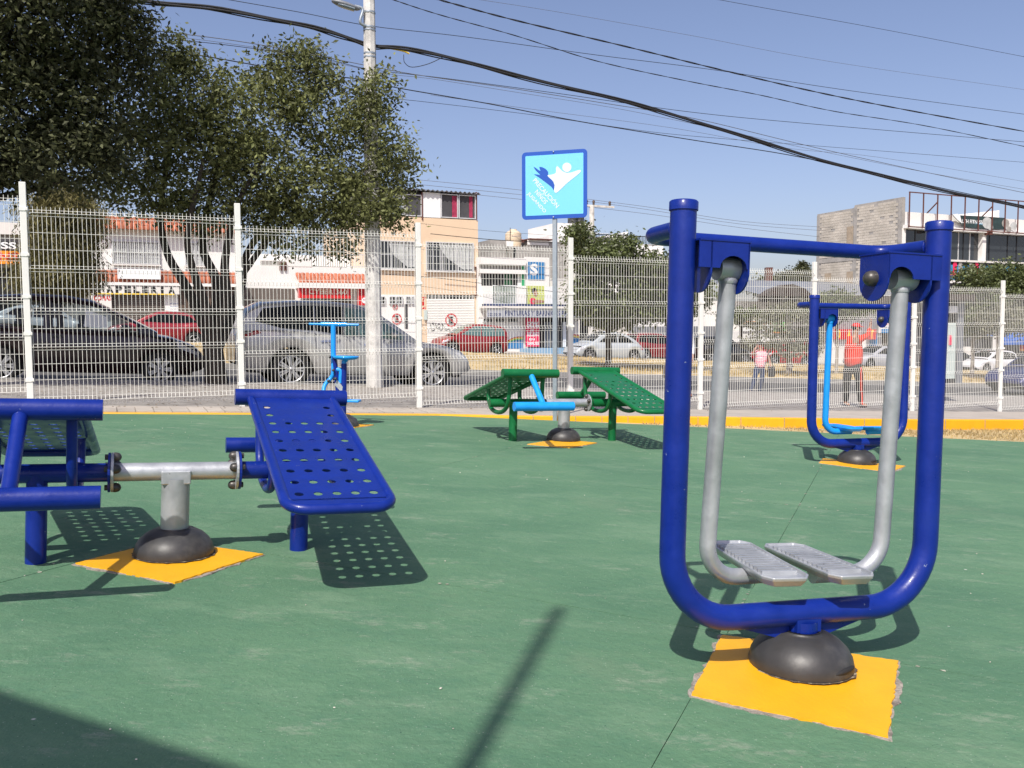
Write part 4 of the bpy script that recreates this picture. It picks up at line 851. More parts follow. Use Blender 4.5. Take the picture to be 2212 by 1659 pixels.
# ================================================================== BUILDINGS ACROSS THE AVENUE
class Fac:
    """a street front: local x along the street, y into the block, z up"""
    def __init__(s, name, label, uc, t, cat='building'):
        s.t = t; s.s0 = onT(uc, 700, t)[0]; x, y = st(s.s0, t); s.z0 = gz(x, y)
        s.root = empty(name, upright(x, y, YAW, s.z0), label, cat)
    def q(s, c, x, y): u, v = c(x, y); a, z = onT(u, v, s.t); return a - s.s0, z - s.z0
    def r(s, c, xa, ya, xb, yb):
        xm, ym = (xa+xb)/2, (ya+yb)/2; return s.q(c, xa, ym)[0], s.q(c, xb, ym)[0], s.q(c, xm, yb)[1], s.q(c, xm, ya)[1]
    def box(s, name, m, R_, y0, y1, parent=None, bevel=0):
        x0, x1, z0, z1 = R_; return MB().box(x0, x1, y0, y1, z0, z1).build(name, M[m] if isinstance(m, str) else m, parent or s.root, bevel=bevel)
    def window(s, R_, frame_m='alu', glass_m='glass', cols=2, rows=1, y=-.07, fw=.05, rec=.10, bars=0, sill=True, bar_m='alu'):
        x0, x1, z0, z1 = R_; mb = MB(); mb.box(x0, x0+fw, y-.03, y+rec, z0, z1); mb.box(x1-fw, x1, y-.03, y+rec, z0, z1); mb.box(x0+fw, x1-fw, y-.03, y+rec, z1-fw, z1); mb.box(x0+fw, x1-fw, y-.03, y+rec, z0, z0+fw)
        for k in range(1, cols): xx = x0+(x1-x0)*k/cols; mb.box(xx-fw*.4, xx+fw*.4, y-.02, y+.05, z0+fw, z1-fw)
        for k in range(1, rows): zz = z0+(z1-z0)*k/rows; mb.box(x0+fw, x1-fw, y-.015, y+.045, zz-fw*.3, zz+fw*.3)
        w_ = mb.build('window', M[frame_m], s.root); g = MB().box(x0+fw, x1-fw, y+.055, y+.065, z0+fw, z1-fw).build('pane', M[glass_m], w_)
        if sill: MB().box(x0-.06, x1+.06, y-.09, y-.031, z0-.07, z0-.005).build('sill', M['offwhite'], w_)
        if bars:
            b = MB()
            for k in range(bars): xx = x0+(x1-x0)*(k+.5)/bars; b.box(xx-.012, xx+.012, y-.10, y-.08, z0, z1)
            for zz in (z0+.03, z1-.03, (z0+z1)/2): b.box(x0, x1, y-.105, y-.101, zz-.012, zz+.012)
            b.build('window_bars', M[bar_m], w_)
        return w_
    def shutter(s, R_, m, y=.0, pitch=.10, name='roller_shutter'):
        x0, x1, z0, z1 = R_; mb = MB(); n = max(3, int((z1-z0)/pitch))
        prof = []
        for k in range(n): z = z0+(z1-z0)*k/n; h = (z1-z0)/n; prof += [(y+.0, z), (y-.028, z+h*.35), (y-.028, z+h*.65), (y, z+h*.98)]
        vs = [(x, a, b) for x in (x0, x1) for a, b in prof]; k = len(prof); mb.add(vs, [(i, i+1, i+1+k, i+k) for i in range(k-1)]); return mb.build(name, M[m], s.root)
    def tiles(s, R_, drop=.55, y=0., name='tile_awning'):
        """sloping strip of barrel tiles, each tile column with its courses"""
        x0, x1, z0, z1 = R_; sl = MB().add([(x0, y, z1-.03), (x1, y, z1-.03), (x1, y-drop, z0-.03), (x0, y-drop, z0-.03)], [(0, 1, 2, 3)]).build(name, M['terracotta'], s.root)
        n = int((x1-x0)/.24); w_ = (x1-x0)/n; rows = max(2, int(math.hypot(drop, z1-z0)/.33)); L = math.hypot(drop, z1-z0)/rows
        mb = MB(); pr = [(math.cos(R(180-36*k))*w_*.5, math.sin(R(180-36*k))*.07) for k in range(6)]
        vs = [(a, 0, b+.02) for a, b in pr] + [(a, -L*1.08, b-.0) for a, b in pr]; mb.add(vs, [(k, k+1, k+7, k+6) for k in range(5)] + [tuple(range(6, 12))], True); me = mb.mesh('roof_tile'); me.materials.append(M['terracotta'])
        ang = math.atan2(z1-z0, drop); cnt = 0
        for i in range(n):
            for j in range(rows):
                f = j/rows; o = link('roof_tile', me, sl, Matrix.Translation((x0+w_*(i+.5), y-drop*f, z1-(z1-z0)*f + random.uniform(-.006, .006))) @ Matrix.Rotation(ang, 4, 'X')); cnt += 1
        return sl
    def body(s, m, xa, xb, zt, depth=9, y=0., name='wall', zb=-.6): return MB().box(xa, xb, y, y+depth, zb, zt).build(name, M[m], s.root)
    def text(s, string, m, R_, y, bold=.02, parent=None, name='lettering'): return text(string, M[m], parent or s.root, R_[0], R_[1], R_[2], R_[3], y, bold, name)
    def rail(s, R_, m, n, y=-.3, name='railing'):
        x0, x1, z0, z1 = R_; mb = MB()
        for k in range(n+1): xx = x0+(x1-x0)*k/n; mb.box(xx-.014, xx+.014, y-.014, y+.014, z0, z1)
        mb.box(x0, x1, y-.025, y+.025, z1, z1+.05); mb.box(x0, x1, y-.02, y+.02, z0-.04, z0); return mb.build(name, M[m], s.root)
ident = lambda x, y: (x, y)

# --- far left shop, mostly behind the trees
c1 = crop(0, 540, .2411); F0 = Fac('corner_shop', 'low grey shop with orange and black lettered boards at the far left edge', 0, 33.0)
x0, x1, _, zt = F0.r(c1, -1400, 690, 1160, 850); F0.body('greycem', x0, x1, zt)
F0.box('parapet', 'offwhite', F0.r(c1, -1400, 690, 700, 850), -.25, -.003)
b = F0.box('sign_board', 'black', F0.r(c1, -600, 950, 235, 1075), -.35, -.254); F0.text('SS', 'paper', F0.r(c1, 20, 970, 225, 1060), -.356, .03, b)
b = F0.box('sign_board', 'orange', F0.r(c1, -600, 1080, 275, 1252), -.45, -.255); F0.text('NS', 'red', F0.r(c1, 0, 1108, 262, 1215), -.456, .03, b)
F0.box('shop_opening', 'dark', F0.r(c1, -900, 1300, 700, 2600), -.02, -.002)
# --- stationery shop
c2 = crop(300, 600, .3014); F1 = Fac('stationery_shop', 'white two storey house with clay tile awnings and a stationery shop below', 300, 33.0)
x0, x1, _, zt = F1.r(c2, -60, 330, 1500, 460); F1.body('white', x0, x1, zt+.1)
F1.tiles(F1.r(c2, -20, 335, 1500, 455), .5, -.02, 'roof_edge')
F1.window(F1.r(c2, 185, 560, 690, 805), 'alu', 'curtain', 3, 2, bars=22); F1.window(F1.r(c2, 955, 575, 1180, 820), 'alu', 'curtain', 2, 2, bars=10)
F1.tiles(F1.r(c2, 20, 880, 1500, 1003), .30, -.05)
aw = F1.box('awning_beam', 'white', F1.r(c2, -20, 1004, 1515, 1036), -.40, .0)
b = F1.box('sign_board', 'paper', F1.r(c2, 245, 862, 697, 966), -.50, -.42); R_ = F1.r(c2, 300, 900, 640, 945); F1.text('P A P E L E R I A', 'cream', R_, -.984, .0, b) if 0 else None
R_ = F1.r(c2, -10, 1036, 895, 1120); b = F1.box('sign_wall', 'offwhite', R_, -.36, -.004)
R_ = F1.r(c2, 15, 1040, 850, 1112); n_ = 9; W_ = (R_[1]-R_[0])/n_; 
for k, ch in enumerate('PAPELERIA'):
    a = R_[0]+W_*k; MB().box(a+.0, a+W_*.9, -.368, -.3601, R_[2]-.07, R_[2]-.01).build('letter_backing', M['yel'], b); F1.text(ch, 'black', (a+.08 if ch != 'I' else a+W_*.35, a+W_*.97 if ch != 'I' else a+W_*.65, R_[2], R_[3]), -.372, .06, b)
bc_ = F1.box('copy_board', 'offwhite', F1.r(c2, -30, 1124, 184, 1300), -.30, -.004); F1.text('COPIAS', 'red', F1.r(c2, -5, 1137, 180, 1190), -.306, .03, bc_)
F1.shutter(F1.r(c2, 185, 1128, 757, 1800), 'shutter', -.02)
b = F1.box('shop_pillar', 'white', F1.r(c2, 757, 1120, 895, 1800), -.06, -.004); 
for k in range(9): R_ = F1.r(c2, 805, 1215+k*27, 885, 1230+k*27); F1.text('impresiones'[:7+k % 4], 'bluetext', R_, -.066, .01, b)
R_ = F1.r(c2, 897, 1036, 1540, 1900); nd = 9
for k in range(nd): a = R_[0]+(R_[1]-R_[0])*k/nd; MB().box(a+.01, a+(R_[1]-R_[0])/nd-.01, -.05-.015*(k % 2), -.004, R_[2], R_[3]).build('door_leaf', M['brown'], F1.root)
F1.box('side_wing', 'white', F1.r(c2, 1488, 880, 1540, 1130), -.9, -.055)
# --- internet cafe
c3 = crop(700, 620, .3014); F2 = Fac('internet_cafe', 'white stepped house with a red internet cafe sign under a tile awning', 640, 33.4)
x0, x1, _, zt = F2.r(c3, 190, 760, 1560, 990); F2.body('white', x0, x1, zt)
F2.box('parapet', 'white', F2.r(c3, 700, 662, 972, 762), -.02, .25); F2.box('gable_wall', 'greycem', F2.r(c3, 440, 700, 700, 762), .02, .25)
F2.box('upper_storey', 'white', F2.r(c3, 380, 590, 1540, 762), 3.2, 9)
F2.rail(F2.r(c3, 975, 600, 1345, 758), 'blackiron', 15, .05); F2.rail(F2.r(c3, 1345, 640, 1535, 758), 'alu', 8, .05)
for xa in (630, 678): F2.window(F2.r(c3, xa, 715, xa+27, 803), 'rust', 'glass', 1, 1, y=-.08, sill=False)
F2.tiles(F2.r(c3, 800, 848, 1530, 948), .9, -.05); F2.box('awning_beam', 'white', F2.r(c3, 800, 950, 1530, 1000), -1.02, -.004)
b = F2.box('sign_board', 'red', F2.r(c3, 797, 1001, 1345, 1103), -.8, -.72); F2.text('CYBER 360', 'cream', F2.r(c3, 910, 1008, 1308, 1062), -.806, .015, b)
b = F2.box('sign_board', 'red', F2.r(c3, 1420, 1001, 1535, 1175), -.8, -.72)
R_ = F2.r(c3, 1462, 1085, 1522, 1165); cx_, cz_ = (R_[0]+R_[1])/2, (R_[2]+R_[3])/2; rr = (R_[1]-R_[0])/2
MB().prism([(cx_+rr*math.cos(R(a)), cz_+rr*math.sin(R(a))) for a in range(0, 360, 20)], -.81, -.801).build('round_emblem', M['paper'], b); F2.text('EA', 'red', (cx_-rr*.5, cx_+rr*.5, cz_-rr*.1, cz_+rr*.45), -.815, .03, b)
F2.box('stone_front', 'shutter', F2.r(c3, 215, 992, 798, 1800), -.03, -.003); F2.shutter(F2.r(c3, 860, 1110, 1400, 1900), 'shutter', -.05)
# --- peach building
c4 = crop(1180, 580, .2411); F3 = Fac('peach_building', 'peach three storey building with a tin roofed top room and white roller shutter', 940, 33.6)
x0, x1, _, z_m = F3.r(c4, -60, 470, 1424, 480); F3.body('beige', x0, x1, z_m, 10)
Ra = F3.r(c4, 190, 135, 1412, 470); F3.box('top_room', 'dim', (Ra[0]-.8, Ra[1], Ra[2]-.1, Ra[3]), .25, 7)
mb = MB(); rx0, rx1 = Ra[0]-1.4, Ra[1]+.12; n_ = 120; prof = [(rx0+(rx1-rx0)*k/n_, Ra[3]+.05*math.sin(k*1.35)+.05) for k in range(n_+1)]
mb.add([(a, -.25, b_) for a, b_ in prof]+[(a, 7, b_+.5) for a, b_ in prof]+[(a, -.25, b_+.025) for a, b_ in prof], [(k, k+1, k+n_+2, k+n_+1) for k in range(n_)]+[(k, k+1, k+2*n_+3, k+2*n_+2) for k in range(n_)]); mb.build('tin_roof', M['steelgrey'], F3.root)
for xa, xb, ya, yb, gm in ((200, 440, 165, 440, 'glass_blue'), (452, 682, 165, 452, 'dim'), (935, 1162, 160, 476, 'dim'), (1170, 1396, 175, 488, 'dim')):
    R_ = F3.r(c4, xa, ya, xb, yb); R_ = (R_[0], R_[1], Ra[2] if 0 else R_[2], R_[3]); F3.window(R_, 'alu', gm, 1, 1, y=.0, fw=.05, sill=False)
for xa, xb in ((1085, 1150), (1310, 1358)):
    R_ = F3.r(c4, xa, 185, xb, 470); mb = MB(); n_ = 12; pts = [(R_[0]+(R_[1]-R_[0])*k/n_, .035+.012*math.sin(k*2.2)) for k in range(n_+1)]
    mb.add([(a, y, R_[2]) for a, y in pts]+[(a, y, R_[3]) for a, y in pts], [(k, k+1, k+n_+2, k+n_+1) for k in range(n_)]); mb.build('pink_curtain', M['pink'], F3.root)
F3.box('white_panel', 'paper', F3.r(c4, 696, 140, 930, 470), -.01, .2)
for xa in (684, 1402): F3.box('rusty_post', 'rust', F3.r(c4, xa-6, 135, xa+8, 500), -.06, .1)
for R_, nb in ((F3.r(c4, 98, 780, 604, 1155), 10), (F3.r(c4, 730, 800, 1362, 1182), 12)):
    w_ = F3.window(R_, 'alu', 'glass', 3, 1, bars=nb, sill=True); a, b_, z0_, z1_ = R_
    mb = MB(); pts = [(a+(b_-a)*.28, z1_-.06), (b_-.08, z1_-.06), (b_-.08, z0_+.15), (a+(b_-a)*.78, z0_+.12), (a+(b_-a)*.45, z0_+(z1_-z0_)*.45), (a+(b_-a)*.33, z0_+(z1_-z0_)*.7)]
    mb.prism(pts, -.026, -.019); mb.build('net_curtain', M['curtain'], w_)
R_ = F3.r(c4, 745, 1492, 1376, 1548); F3.box('vent_slot', 'dark', R_, -.02, -.002); mb = MB()
for k in range(14): a = R_[0]+(R_[1]-R_[0])*(k+.5)/14; mb.box(a-.02, a+.02, -.05, -.021, R_[2], R_[3])
tag(mb.build('slot_bars', M['wshutter'], F3.root), kind='stuff'); F3.shutter(F3.r(c4, 745, 1549, 1376, 2500), 'wshutter', -.05, .09)
c6 = crop(1200, 900, .2652)
def ring_sign(F, c, x, y, r_px, y_, letter=True):
    a, z = F.q(c, x, y); r_ = abs(F.q(c, x+r_px, y)[0]-a); pts = [(a+r_*math.cos(R(k)), z+r_*1.05*math.sin(R(k))) for k in range(0, 360, 12)]; inn = [(a+r_*.82*math.cos(R(k)), z+r_*.86*math.sin(R(k))) for k in range(0, 360, 12)]
    n_ = len(pts); mb = MB(); mb.add([(p, y_, q) for p, q in pts+inn], [(k, (k+1) % n_, (k+1) % n_+n_, k+n_) for k in range(n_)]); e = mb.build('no_parking_ring', M['red'], F.root)
    F.text('E', 'black', (a-r_*.42, a+r_*.36, z-r_*.5, z+r_*.58), y_-.002, .05, e); MB().prism([(a-r_*.66, z+r_*.58), (a-r_*.56, z+r_*.68), (a+r_*.66, z-r_*.58), (a+r_*.56, z-r_*.68)], y_-.006, y_-.004).build('slash', M['red'], e)
ring_sign(F3, c6, 893, 455, 72, -.085); ring_sign(F3, c6, 240, 440, 60, -.075); ring_sign(F3, c6, 220, 300, 30, -.075)
for k, ch in enumerate('714'): F3.text(ch, 'red', F3.r(c6, 548, 175+k*56, 572 if ch == '1' else 592, 222+k*56), -.01, .03)
gp_ = [(640, 500), (655, 560), (668, 585), (690, 560), (690, 520), (660, 490), (700, 495), (712, 540), (740, 560), (722, 520), (745, 500), (765, 520), (742, 545), (770, 575), (790, 545), (780, 500), (805, 530), (825, 575), (850, 560), (872, 570), (875, 603)]
pts = [F3.q(c6, *p) for p in gp_]; MB().tube(bez([(a, -.088, b_) for a, b_ in pts], 4), .014, 4).build('graffiti', M['black'], F3.root)
R_ = F3.r(c6, 10, 150, 490, 900); F3.box('white_gate', 'white', R_, -.04, -.003)
for xa, xb in ((22, 98), (148, 225), (232, 308), (345, 400), (410, 445)): F3.window(F3.r(c6, xa, 168, xb, 262), 'alu', 'dark', 2, 2, y=-.11, fw=.04, sill=False)
F3.box('gate_opening', 'dim', F3.r(c6, 334, 262, 372, 560), -.055, -.041)
mb = MB(); q0, q1 = F3.q(c4, 1395, 1130), F3.q(c4, 1395, 1500); mb.tube([(q0[0], -.12, q0[1]), (q1[0], -.12, q1[1])], .03, 8); mb.box(q0[0]-.12, q0[0]+.08, -.15, -.003, q0[1]-.04, q0[1]+.03); mb.box(q1[0]-.1, q1[0]+.1, -.15, -.003, q1[1]-.04, q1[1]+.03); mb.build('service_conduit', M['rust'], F3.root)
R_ = F3.r(c6, 565, 335, 600, 450); F3.box('meter_box', 'palegreen', R_, -.12, -.003)
# --- paint shop
c5 = crop(1480, 680, .2411); F4 = Fac('paint_shop', 'white and green paint shop with a grey lettered fascia and balcony', 1130, 33.2)
x0, x1, _, z_t = F4.r(c5, 186, 590, 795, 680); F4.body('white', x0, x1, z_t, 8)
F4.box('cornice', 'white', F4.r(c5, 186, 590, 782, 682), -.35, -.003); F4.box('grey_recess', 'greycem', F4.r(c5, 195, 683, 752, 744), -.03, -.002); F4.box('white_beam', 'white', F4.r(c5, 186, 746, 785, 800), -.30, -.003)
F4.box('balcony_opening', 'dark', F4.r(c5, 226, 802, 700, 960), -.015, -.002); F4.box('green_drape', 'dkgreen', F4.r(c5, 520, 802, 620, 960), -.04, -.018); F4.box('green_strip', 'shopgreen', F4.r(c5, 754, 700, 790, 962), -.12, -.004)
F4.box('balcony_back', 'dkgreen', F4.r(c5, 350, 961, 662, 1200), -.02, -.002); F4.rail(F4.r(c5, 350, 965, 662, 1195), 'paper', 15, -.3)
F4.box('side_panel', 'white', F4.r(c5, 226, 961, 348, 1198), -.3, -.003); F4.box('side_panel', 'white', F4.r(c5, 664, 961, 790, 1198), -.3, -.003)
x0b, x1b, zb_, zt_ = F4.r(c5, 795, 582, 1520, 960); F4.body('offwhite', x1, x1b, zt_-1.2, 8, .05)
b = F4.box('sign_tower', 'white', F4.r(c5, 793, 582, 1112, 960), -.1, .04); b2 = F4.box('blue_panel', 'shopblue', F4.r(c5, 832, 645, 1052, 880), -.13, -.101, b); F4.text('S', 'paper', F4.r(c5, 858, 668, 958, 822), -.136, .05, b2)
b = F4.box('poster', 'limegreen', F4.r(c5, 795, 962, 1160, 1200), -.13, -.02); F4.box('poster_right', 'paper', F4.r(c5, 1045, 965, 1158, 1198), -.136, -.1301, b)
for nm, m_, cx_, cy_, rx_, ry_ in (('poster_hair', 'hair', 912, 1030, 38, 42), ('poster_face', 'skin', 930, 1060, 26, 40), ('poster_shoulder', 'magenta', 890, 1160, 42, 42), ('poster_arm', 'skin', 960, 1165, 85, 22)):
    a, z = F4.q(c5, cx_, cy_); ra, rz_ = abs(F4.q(c5, cx_+rx_, cy_)[0]-a), abs(F4.q(c5, cx_, cy_+ry_)[1]-z); d = {'poster_hair': .138, 'poster_face': .144, 'poster_shoulder': .141, 'poster_arm': .147}[nm]
    MB().prism([(a+ra*math.cos(R(k)), z+rz_*math.sin(R(k))) for k in range(0, 360, 20)], -d, -d+.003).build(nm, M[m_], b)
b = F4.box('brand_band', 'navy', F4.r(c5, 232, 1206, 1470, 1232), -.75, -.05); F4.text('DISTRIBUIDOR AUTORIZADO  PINTURAS  IMPERMEABILIZANTES  ESMALTES', 'paper', F4.r(c5, 260, 1210, 1440, 1228), -.756, .0, b) if 0 else None
F4.box('canopy_edge', 'offwhite', F4.r(c5, 195, 1233, 1560, 1262), -1.0, -.02)
b = F4.box('lettered_fascia', 'steelgrey', F4.r(c5, 222, 1263, 1560, 1376), -.92, -.8); b.data.materials.clear(); b.data.materials.append(mat('fascia grey paint', (.34, .36, .40), .7, var=.1))
F4.text('222 50 09', 'navy', F4.r(c5, 232, 1322, 400, 1358), -.926, .02, b); F4.text('PINTURAS Y BARNICES PASTEUR', 'navy', F4.r(c5, 448, 1288, 1462, 1358), -.926, .025, b)
for xa in (238, 402, 568): F4.window(F4.r(c5, xa, 1386, xa+130, 1440), 'alu', 'dark', 4, 1, y=-.08, fw=.03, sill=False)
c7 = crop(1600, 900, .226)
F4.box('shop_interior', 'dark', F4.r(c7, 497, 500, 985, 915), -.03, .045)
for k, xa in enumerate((590, 640, 690, 850)): F4.box('door_leaf', 'steelgrey' if k < 3 else 'paper', F4.r(c7, xa, 560, xa+(24 if k < 3 else 40), 912), -.12, -.035)
b = F4.box('sale_banner', 'magenta', F4.r(c7, 305, 500, 497, 905), -.3, -.27)
for tx_, ya, yb, xa, xb in (('50%', 555, 640, 318, 488), ('DE', 662, 692, 372, 408), ('DESCUENTO', 702, 762, 322, 488), ('EN', 788, 818, 352, 430), ('ESMALTES', 838, 882, 325, 488)): F4.text(tx_, 'paper', F4.r(c7, xa, ya, xb, yb), -.306, .03, b)
# rainbow skirting
def arcband(F, c, px, y_, m, nm): MB().prism([F.q(c, *p) for p in px], y_-.004, y_).build(nm, M[m], F.root)
top_ = [(48, 858), (90, 815), (140, 785), (200, 768), (297, 765)]; off = lambda d: [(x, y+d) for x, y in top_]
for k, (m_, d0, d1) in enumerate((('red', 0, 12), ('yel', 12, 28), ('signgreen', 28, 44))): arcband(F4, c7, off(d0)+off(d1)[::-1], -.020-.004*k, m_, 'rainbow_band')
arcband(F4, c7, off(44)+[(297, 935), (48, 935)], -.016, 'shopblue', 'blue_skirting')
arcband(F4, c7, [(998, 735), (1090, 745), (1090, 880), (998, 880)], -.02, 'shopblue', 'blue_skirting'); arcband(F4, c7, [(998, 730), (1090, 742), (1090, 756), (998, 744)], -.026, 'red', 'rainbow_band'); arcband(F4, c7, [(998, 745), (1090, 757), (1090, 785), (998, 773)], -.026, 'yel', 'rainbow_band')
R_ = F4.r(c7, 240, 925, 1000, 1010); F4.box('blue_step', 'skyblue', (R_[0], R_[1], -.3, R_[3]), -1.6, -.1)
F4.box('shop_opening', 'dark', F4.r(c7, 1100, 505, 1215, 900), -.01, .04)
# rooftop rooms and tank behind
F5 = Fac('roof_rooms', 'bare grey cement rooms with tin edges behind the paint shop roof', 1150, 40.)
for a in ((345, 350, 552, 700), (575, 455, 872, 700), (870, 372, 1362, 700)): R_ = F5.r(c5, *a); F5.box('cement_wall', 'greycem', (R_[0], R_[1], -.3, R_[3]), 0 if a[0] != 575 else -.8, 5)
F5.box('white_wall', 'white', F5.r(c5, 552, 368, 640, 440), -.1, .4); F5.box('door_gap', 'dark', F5.r(c5, 580, 470, 610, 600), -.83, -.805); F5.box('tin_edge', 'rust', F5.r(c5, 838, 340, 1150, 356), -.3, 1); F5.tiles(F5.r(c5, 900, 303, 1142, 345), 1.0, 3.0, 'tile_roof')
F5.box('white_band', 'white', F5.r(c5, 832, 356, 1110, 420), -.05, -.003)
a, z = F5.q(c5, 733, 442); a1, z1 = F5.q(c5, 733, 190); rw = abs(F5.q(c5, 832, 300)[0]-a); h = z1-z; x, y = (F5.root.matrix_world @ Vector((a, 1.0, z)))[:2]
tk = empty('water_tank', Matrix.Translation(F5.root.matrix_world @ Vector((a, 1.0, z))), 'cream plastic water tank on the grey cement rooms', 'water tank')
MB().lathe([(rw*.98, 0), (rw, .1), (rw, h*.3), (rw*.97, h*.33), (rw, h*.36), (rw, h*.62), (rw*.97, h*.66), (rw, h*.7), (rw*.96, h*.77), (rw*.7, h*.88), (rw*.45, h*.93), (rw*.42, h*.96)], 28).build('tank_shell', M['tank'], tk); MB().lathe([(rw*.44, h*.95), (rw*.44, h*.99), (.01, h)], 20).build('tank_lid', M['tank'], tk)
wd_ = text('Rotoplas', M['navy'], tk, -.1, rw*.85, h*.55, h*.63, -rw-.012, .01); 
tag(MB().tube([F5.root.matrix_world @ Vector((F5.q(c5, 655, 440)[0], .6, F5.q(c5, 655, 440)[1])), F5.root.matrix_world @ Vector((F5.q(c5, 658, 178)[0], .6, F5.q(c5, 658, 178)[1]))], .022, 6).build('antenna_mast', M['blackiron']), 'thin black mast beside the cream water tank', 'mast')
# --- white houses with black tank
cE = crop(1780, 620, .3307); F6 = Fac('white_house', 'white house group with balcony railing and ribbed metal roof behind the street tree', 1330, 41.)
def hb(nm, m_, a, y0, y1): R_ = F6.r(cE, *a); return F6.box(nm, m_, (R_[0], R_[1], R_[2], R_[3]), y0, y1)
hb('stair_tower', 'white', (75, 258, 437, 520), 1.5, 6); R_ = F6.r(cE, -60, 395, 240, 900); F6.box('low_wing', 'white', (R_[0], R_[1], -.5, R_[3]), .5, 6)
hb('window_recess', 'brown', (122, 388, 172, 418), 1.40, 1.497); R_ = F6.r(cE, 172, 470, 1010, 900); F6.box('front_wall', 'white', (R_[0], R_[1], -.5, R_[3]), 0, 7)
R_ = F6.r(cE, 358, 338, 662, 388); mb = MB(); n_ = 40; pr = [(R_[0]+(R_[1]-R_[0])*k/n_, .04*(k % 2)) for k in range(n_+1)]; mb.add([(a, -.3, R_[2]+b_) for a, b_ in pr]+[(a, 2.6, R_[3]+b_) for a, b_ in pr], [(k, k+1, k+n_+2, k+n_+1) for k in range(n_)]); mb.build('ribbed_roof', M['alu'], F6.root)
hb('room_wall', 'offwhite', (360, 388, 660, 480), 1.6, 5); F6.rail(F6.r(cE, 360, 400, 1010, 470), 'blackiron', 46, .1)
p = [F6.q(cE, *q) for q in ((632, 480), (632, 360), (925, 310), (925, 480))]; MB().prism(p, 3.5, 9).build('gable_wall', M['white'], F6.root); F6.tiles(F6.r(cE, 655, 458, 735, 482), .6, 1.2, 'tile_patch')
a, z = F6.q(cE, 372, 256); rw = abs(F6.q(cE, 411, 200)[0]-a)*1.15; h = F6.q(cE, 372, 112)[1]-z
for k, xx in enumerate((300, 368)):
    a, z = F6.q(cE, xx, 256); tk = empty('water_tank', Matrix.Translation(F6.root.matrix_world @ Vector((a, 2.4+k*.1, z))), ['black water tank partly hidden by the warning sign', 'black water tank behind the slim concrete pole'][k], 'water tank')
    MB().lathe([(rw, 0), (rw, h*.3), (rw*.96, h*.33), (rw, h*.36), (rw, h*.68), (rw*.96, h*.72), (rw, h*.76), (rw*.9, h*.88), (rw*.4, h)], 24, close=True).build('tank_shell', M['rubber'], tk)
# slim far pole with crossarm and insulators
s_, z_ = onT(*cE(322, 500), 27.); x, y = st(s_, 27.); fp = pole_obj(x, y, gz(x, y), onT(*cE(322, 105), 27.)[1]-gz(x, y), .17, .13, 'slim far concrete pole with a small crossarm in front of the black tanks')
zc = onT(*cE(322, 100), 27.)[1]-gz(x, y); fpi = fp; MB().box(-.55, 1.3, -.05, .05, zc-.10, zc, Matrix.Rotation(YAW-.3, 4, 'Z')).build('crossarm', M['pole'], fp)
for xx in (-.3, .1, 1.05): MB().lathe([(.03, 0), (.07, .05), (.04, .1), (.08, .15), (.05, .22), (.01, .25)], 10, Matrix.Rotation(YAW-.3, 4, 'Z') @ Matrix.Translation((xx, 0, zc))).build('insulator', M['brown'], fp)
for lab, pts in (('topmost of the three thin far wires right of the warning sign', [(900, 388), (1120, 410), (1283, 432), (1420, 450), (1600, 478), (1800, 492)]), ('middle one of the three thin far wires right of the warning sign', [(900, 398), (1120, 420), (1285, 437), (1420, 456), (1600, 484), (1800, 500)]), ('lowest of the three thin far wires right of the warning sign', [(900, 408), (1120, 430), (1270, 447), (1420, 465), (1600, 492), (1800, 515)])):
    tag(MB().tube(bez([pp(u, v, 27.) for u, v in pts], 5), .011, 4, True).build('overhead_cable', M['wirebare']), lab, 'cable')
for lab, pts, r_ in (('black wire draped across the peach facade above its windows', [(930, 505), (1020, 514), (1100, 520), (1260, 527), (1420, 530)], .022), ('upper of two thin wires crossing the peach facade', [(880, 480), (940, 486), (1035, 497), (1140, 505), (1300, 515)], .010), ('wire bunch sagging below the first floor windows of the peach building', [(830, 592), (940, 600), (1040, 612), (1150, 625), (1300, 640)], .020), ('low slack wire across the peach facade', [(830, 612), (940, 622), (1040, 640), (1100, 655)], .010)):
    tag(MB().tube(bez([pp(u, v, 32.0) for u, v in pts], 5), r_, 4, True).build('overhead_cable', M['cable']), lab, 'cable')
# --- row of shops under a grey roof
c8 = crop(2200, 840, .2773); c9 = crop(2050, 620, .4747); F7 = Fac('roofed_stalls', 'low row of shops under a long grey roof with a brown fascia', 1700, 33.5)
R_ = F7.r(ident, 1395, 722, 2075, 760); F7.box('back_wall', 'offwhite', (R_[0], R_[1], -.6, F7.r(ident, 1395, 640, 2075, 700)[3]-.3), 2.0, 8)
R_ = F7.r(ident, 1395, 705, 1560, 735); F7.box('grey_fascia', 'steelgrey', R_, -.9, 1.99); R_ = F7.r(ident, 1610, 640, 2075, 656); F7.box('brown_fascia', 'darkbrown', R_, -1.4, -1.2)
r1 = F7.r(ident, 1610, 619, 2075, 641); MB().add([(r1[0], -1.45, r1[2]), (r1[1], -1.45, r1[2]), (r1[1], 5, r1[3]+.6), (r1[0], 5, r1[3]+.6)], [(0, 1, 2, 3)]).build('grey_roof', M['steelgrey'], F7.root)
p = [F7.q(c9, x, y) for x, y in ((676, 688), (740, 645), (820, 615), (880, 610), (960, 640), (1010, 688))]; MB().prism(p, -1.8, -1.2).build('arched_gable', M['darkbrown'], F7.root)
b = F7.box('workshop_board', 'paper', F7.r(c8, 380, 640, 725, 775), -1.9, -1.82); F7.text('SERVICIO SAN JUAN', 'orange', F7.r(c8, 390, 662, 700, 704), -1.906, .02, b); F7.text('CLINICA Y MOTOR'[:0] or 'TALLER Y MOTOR', 'steelgrey', F7.r(c8, 430, 712, 640, 732), -.606, .0, b) if 0 else None
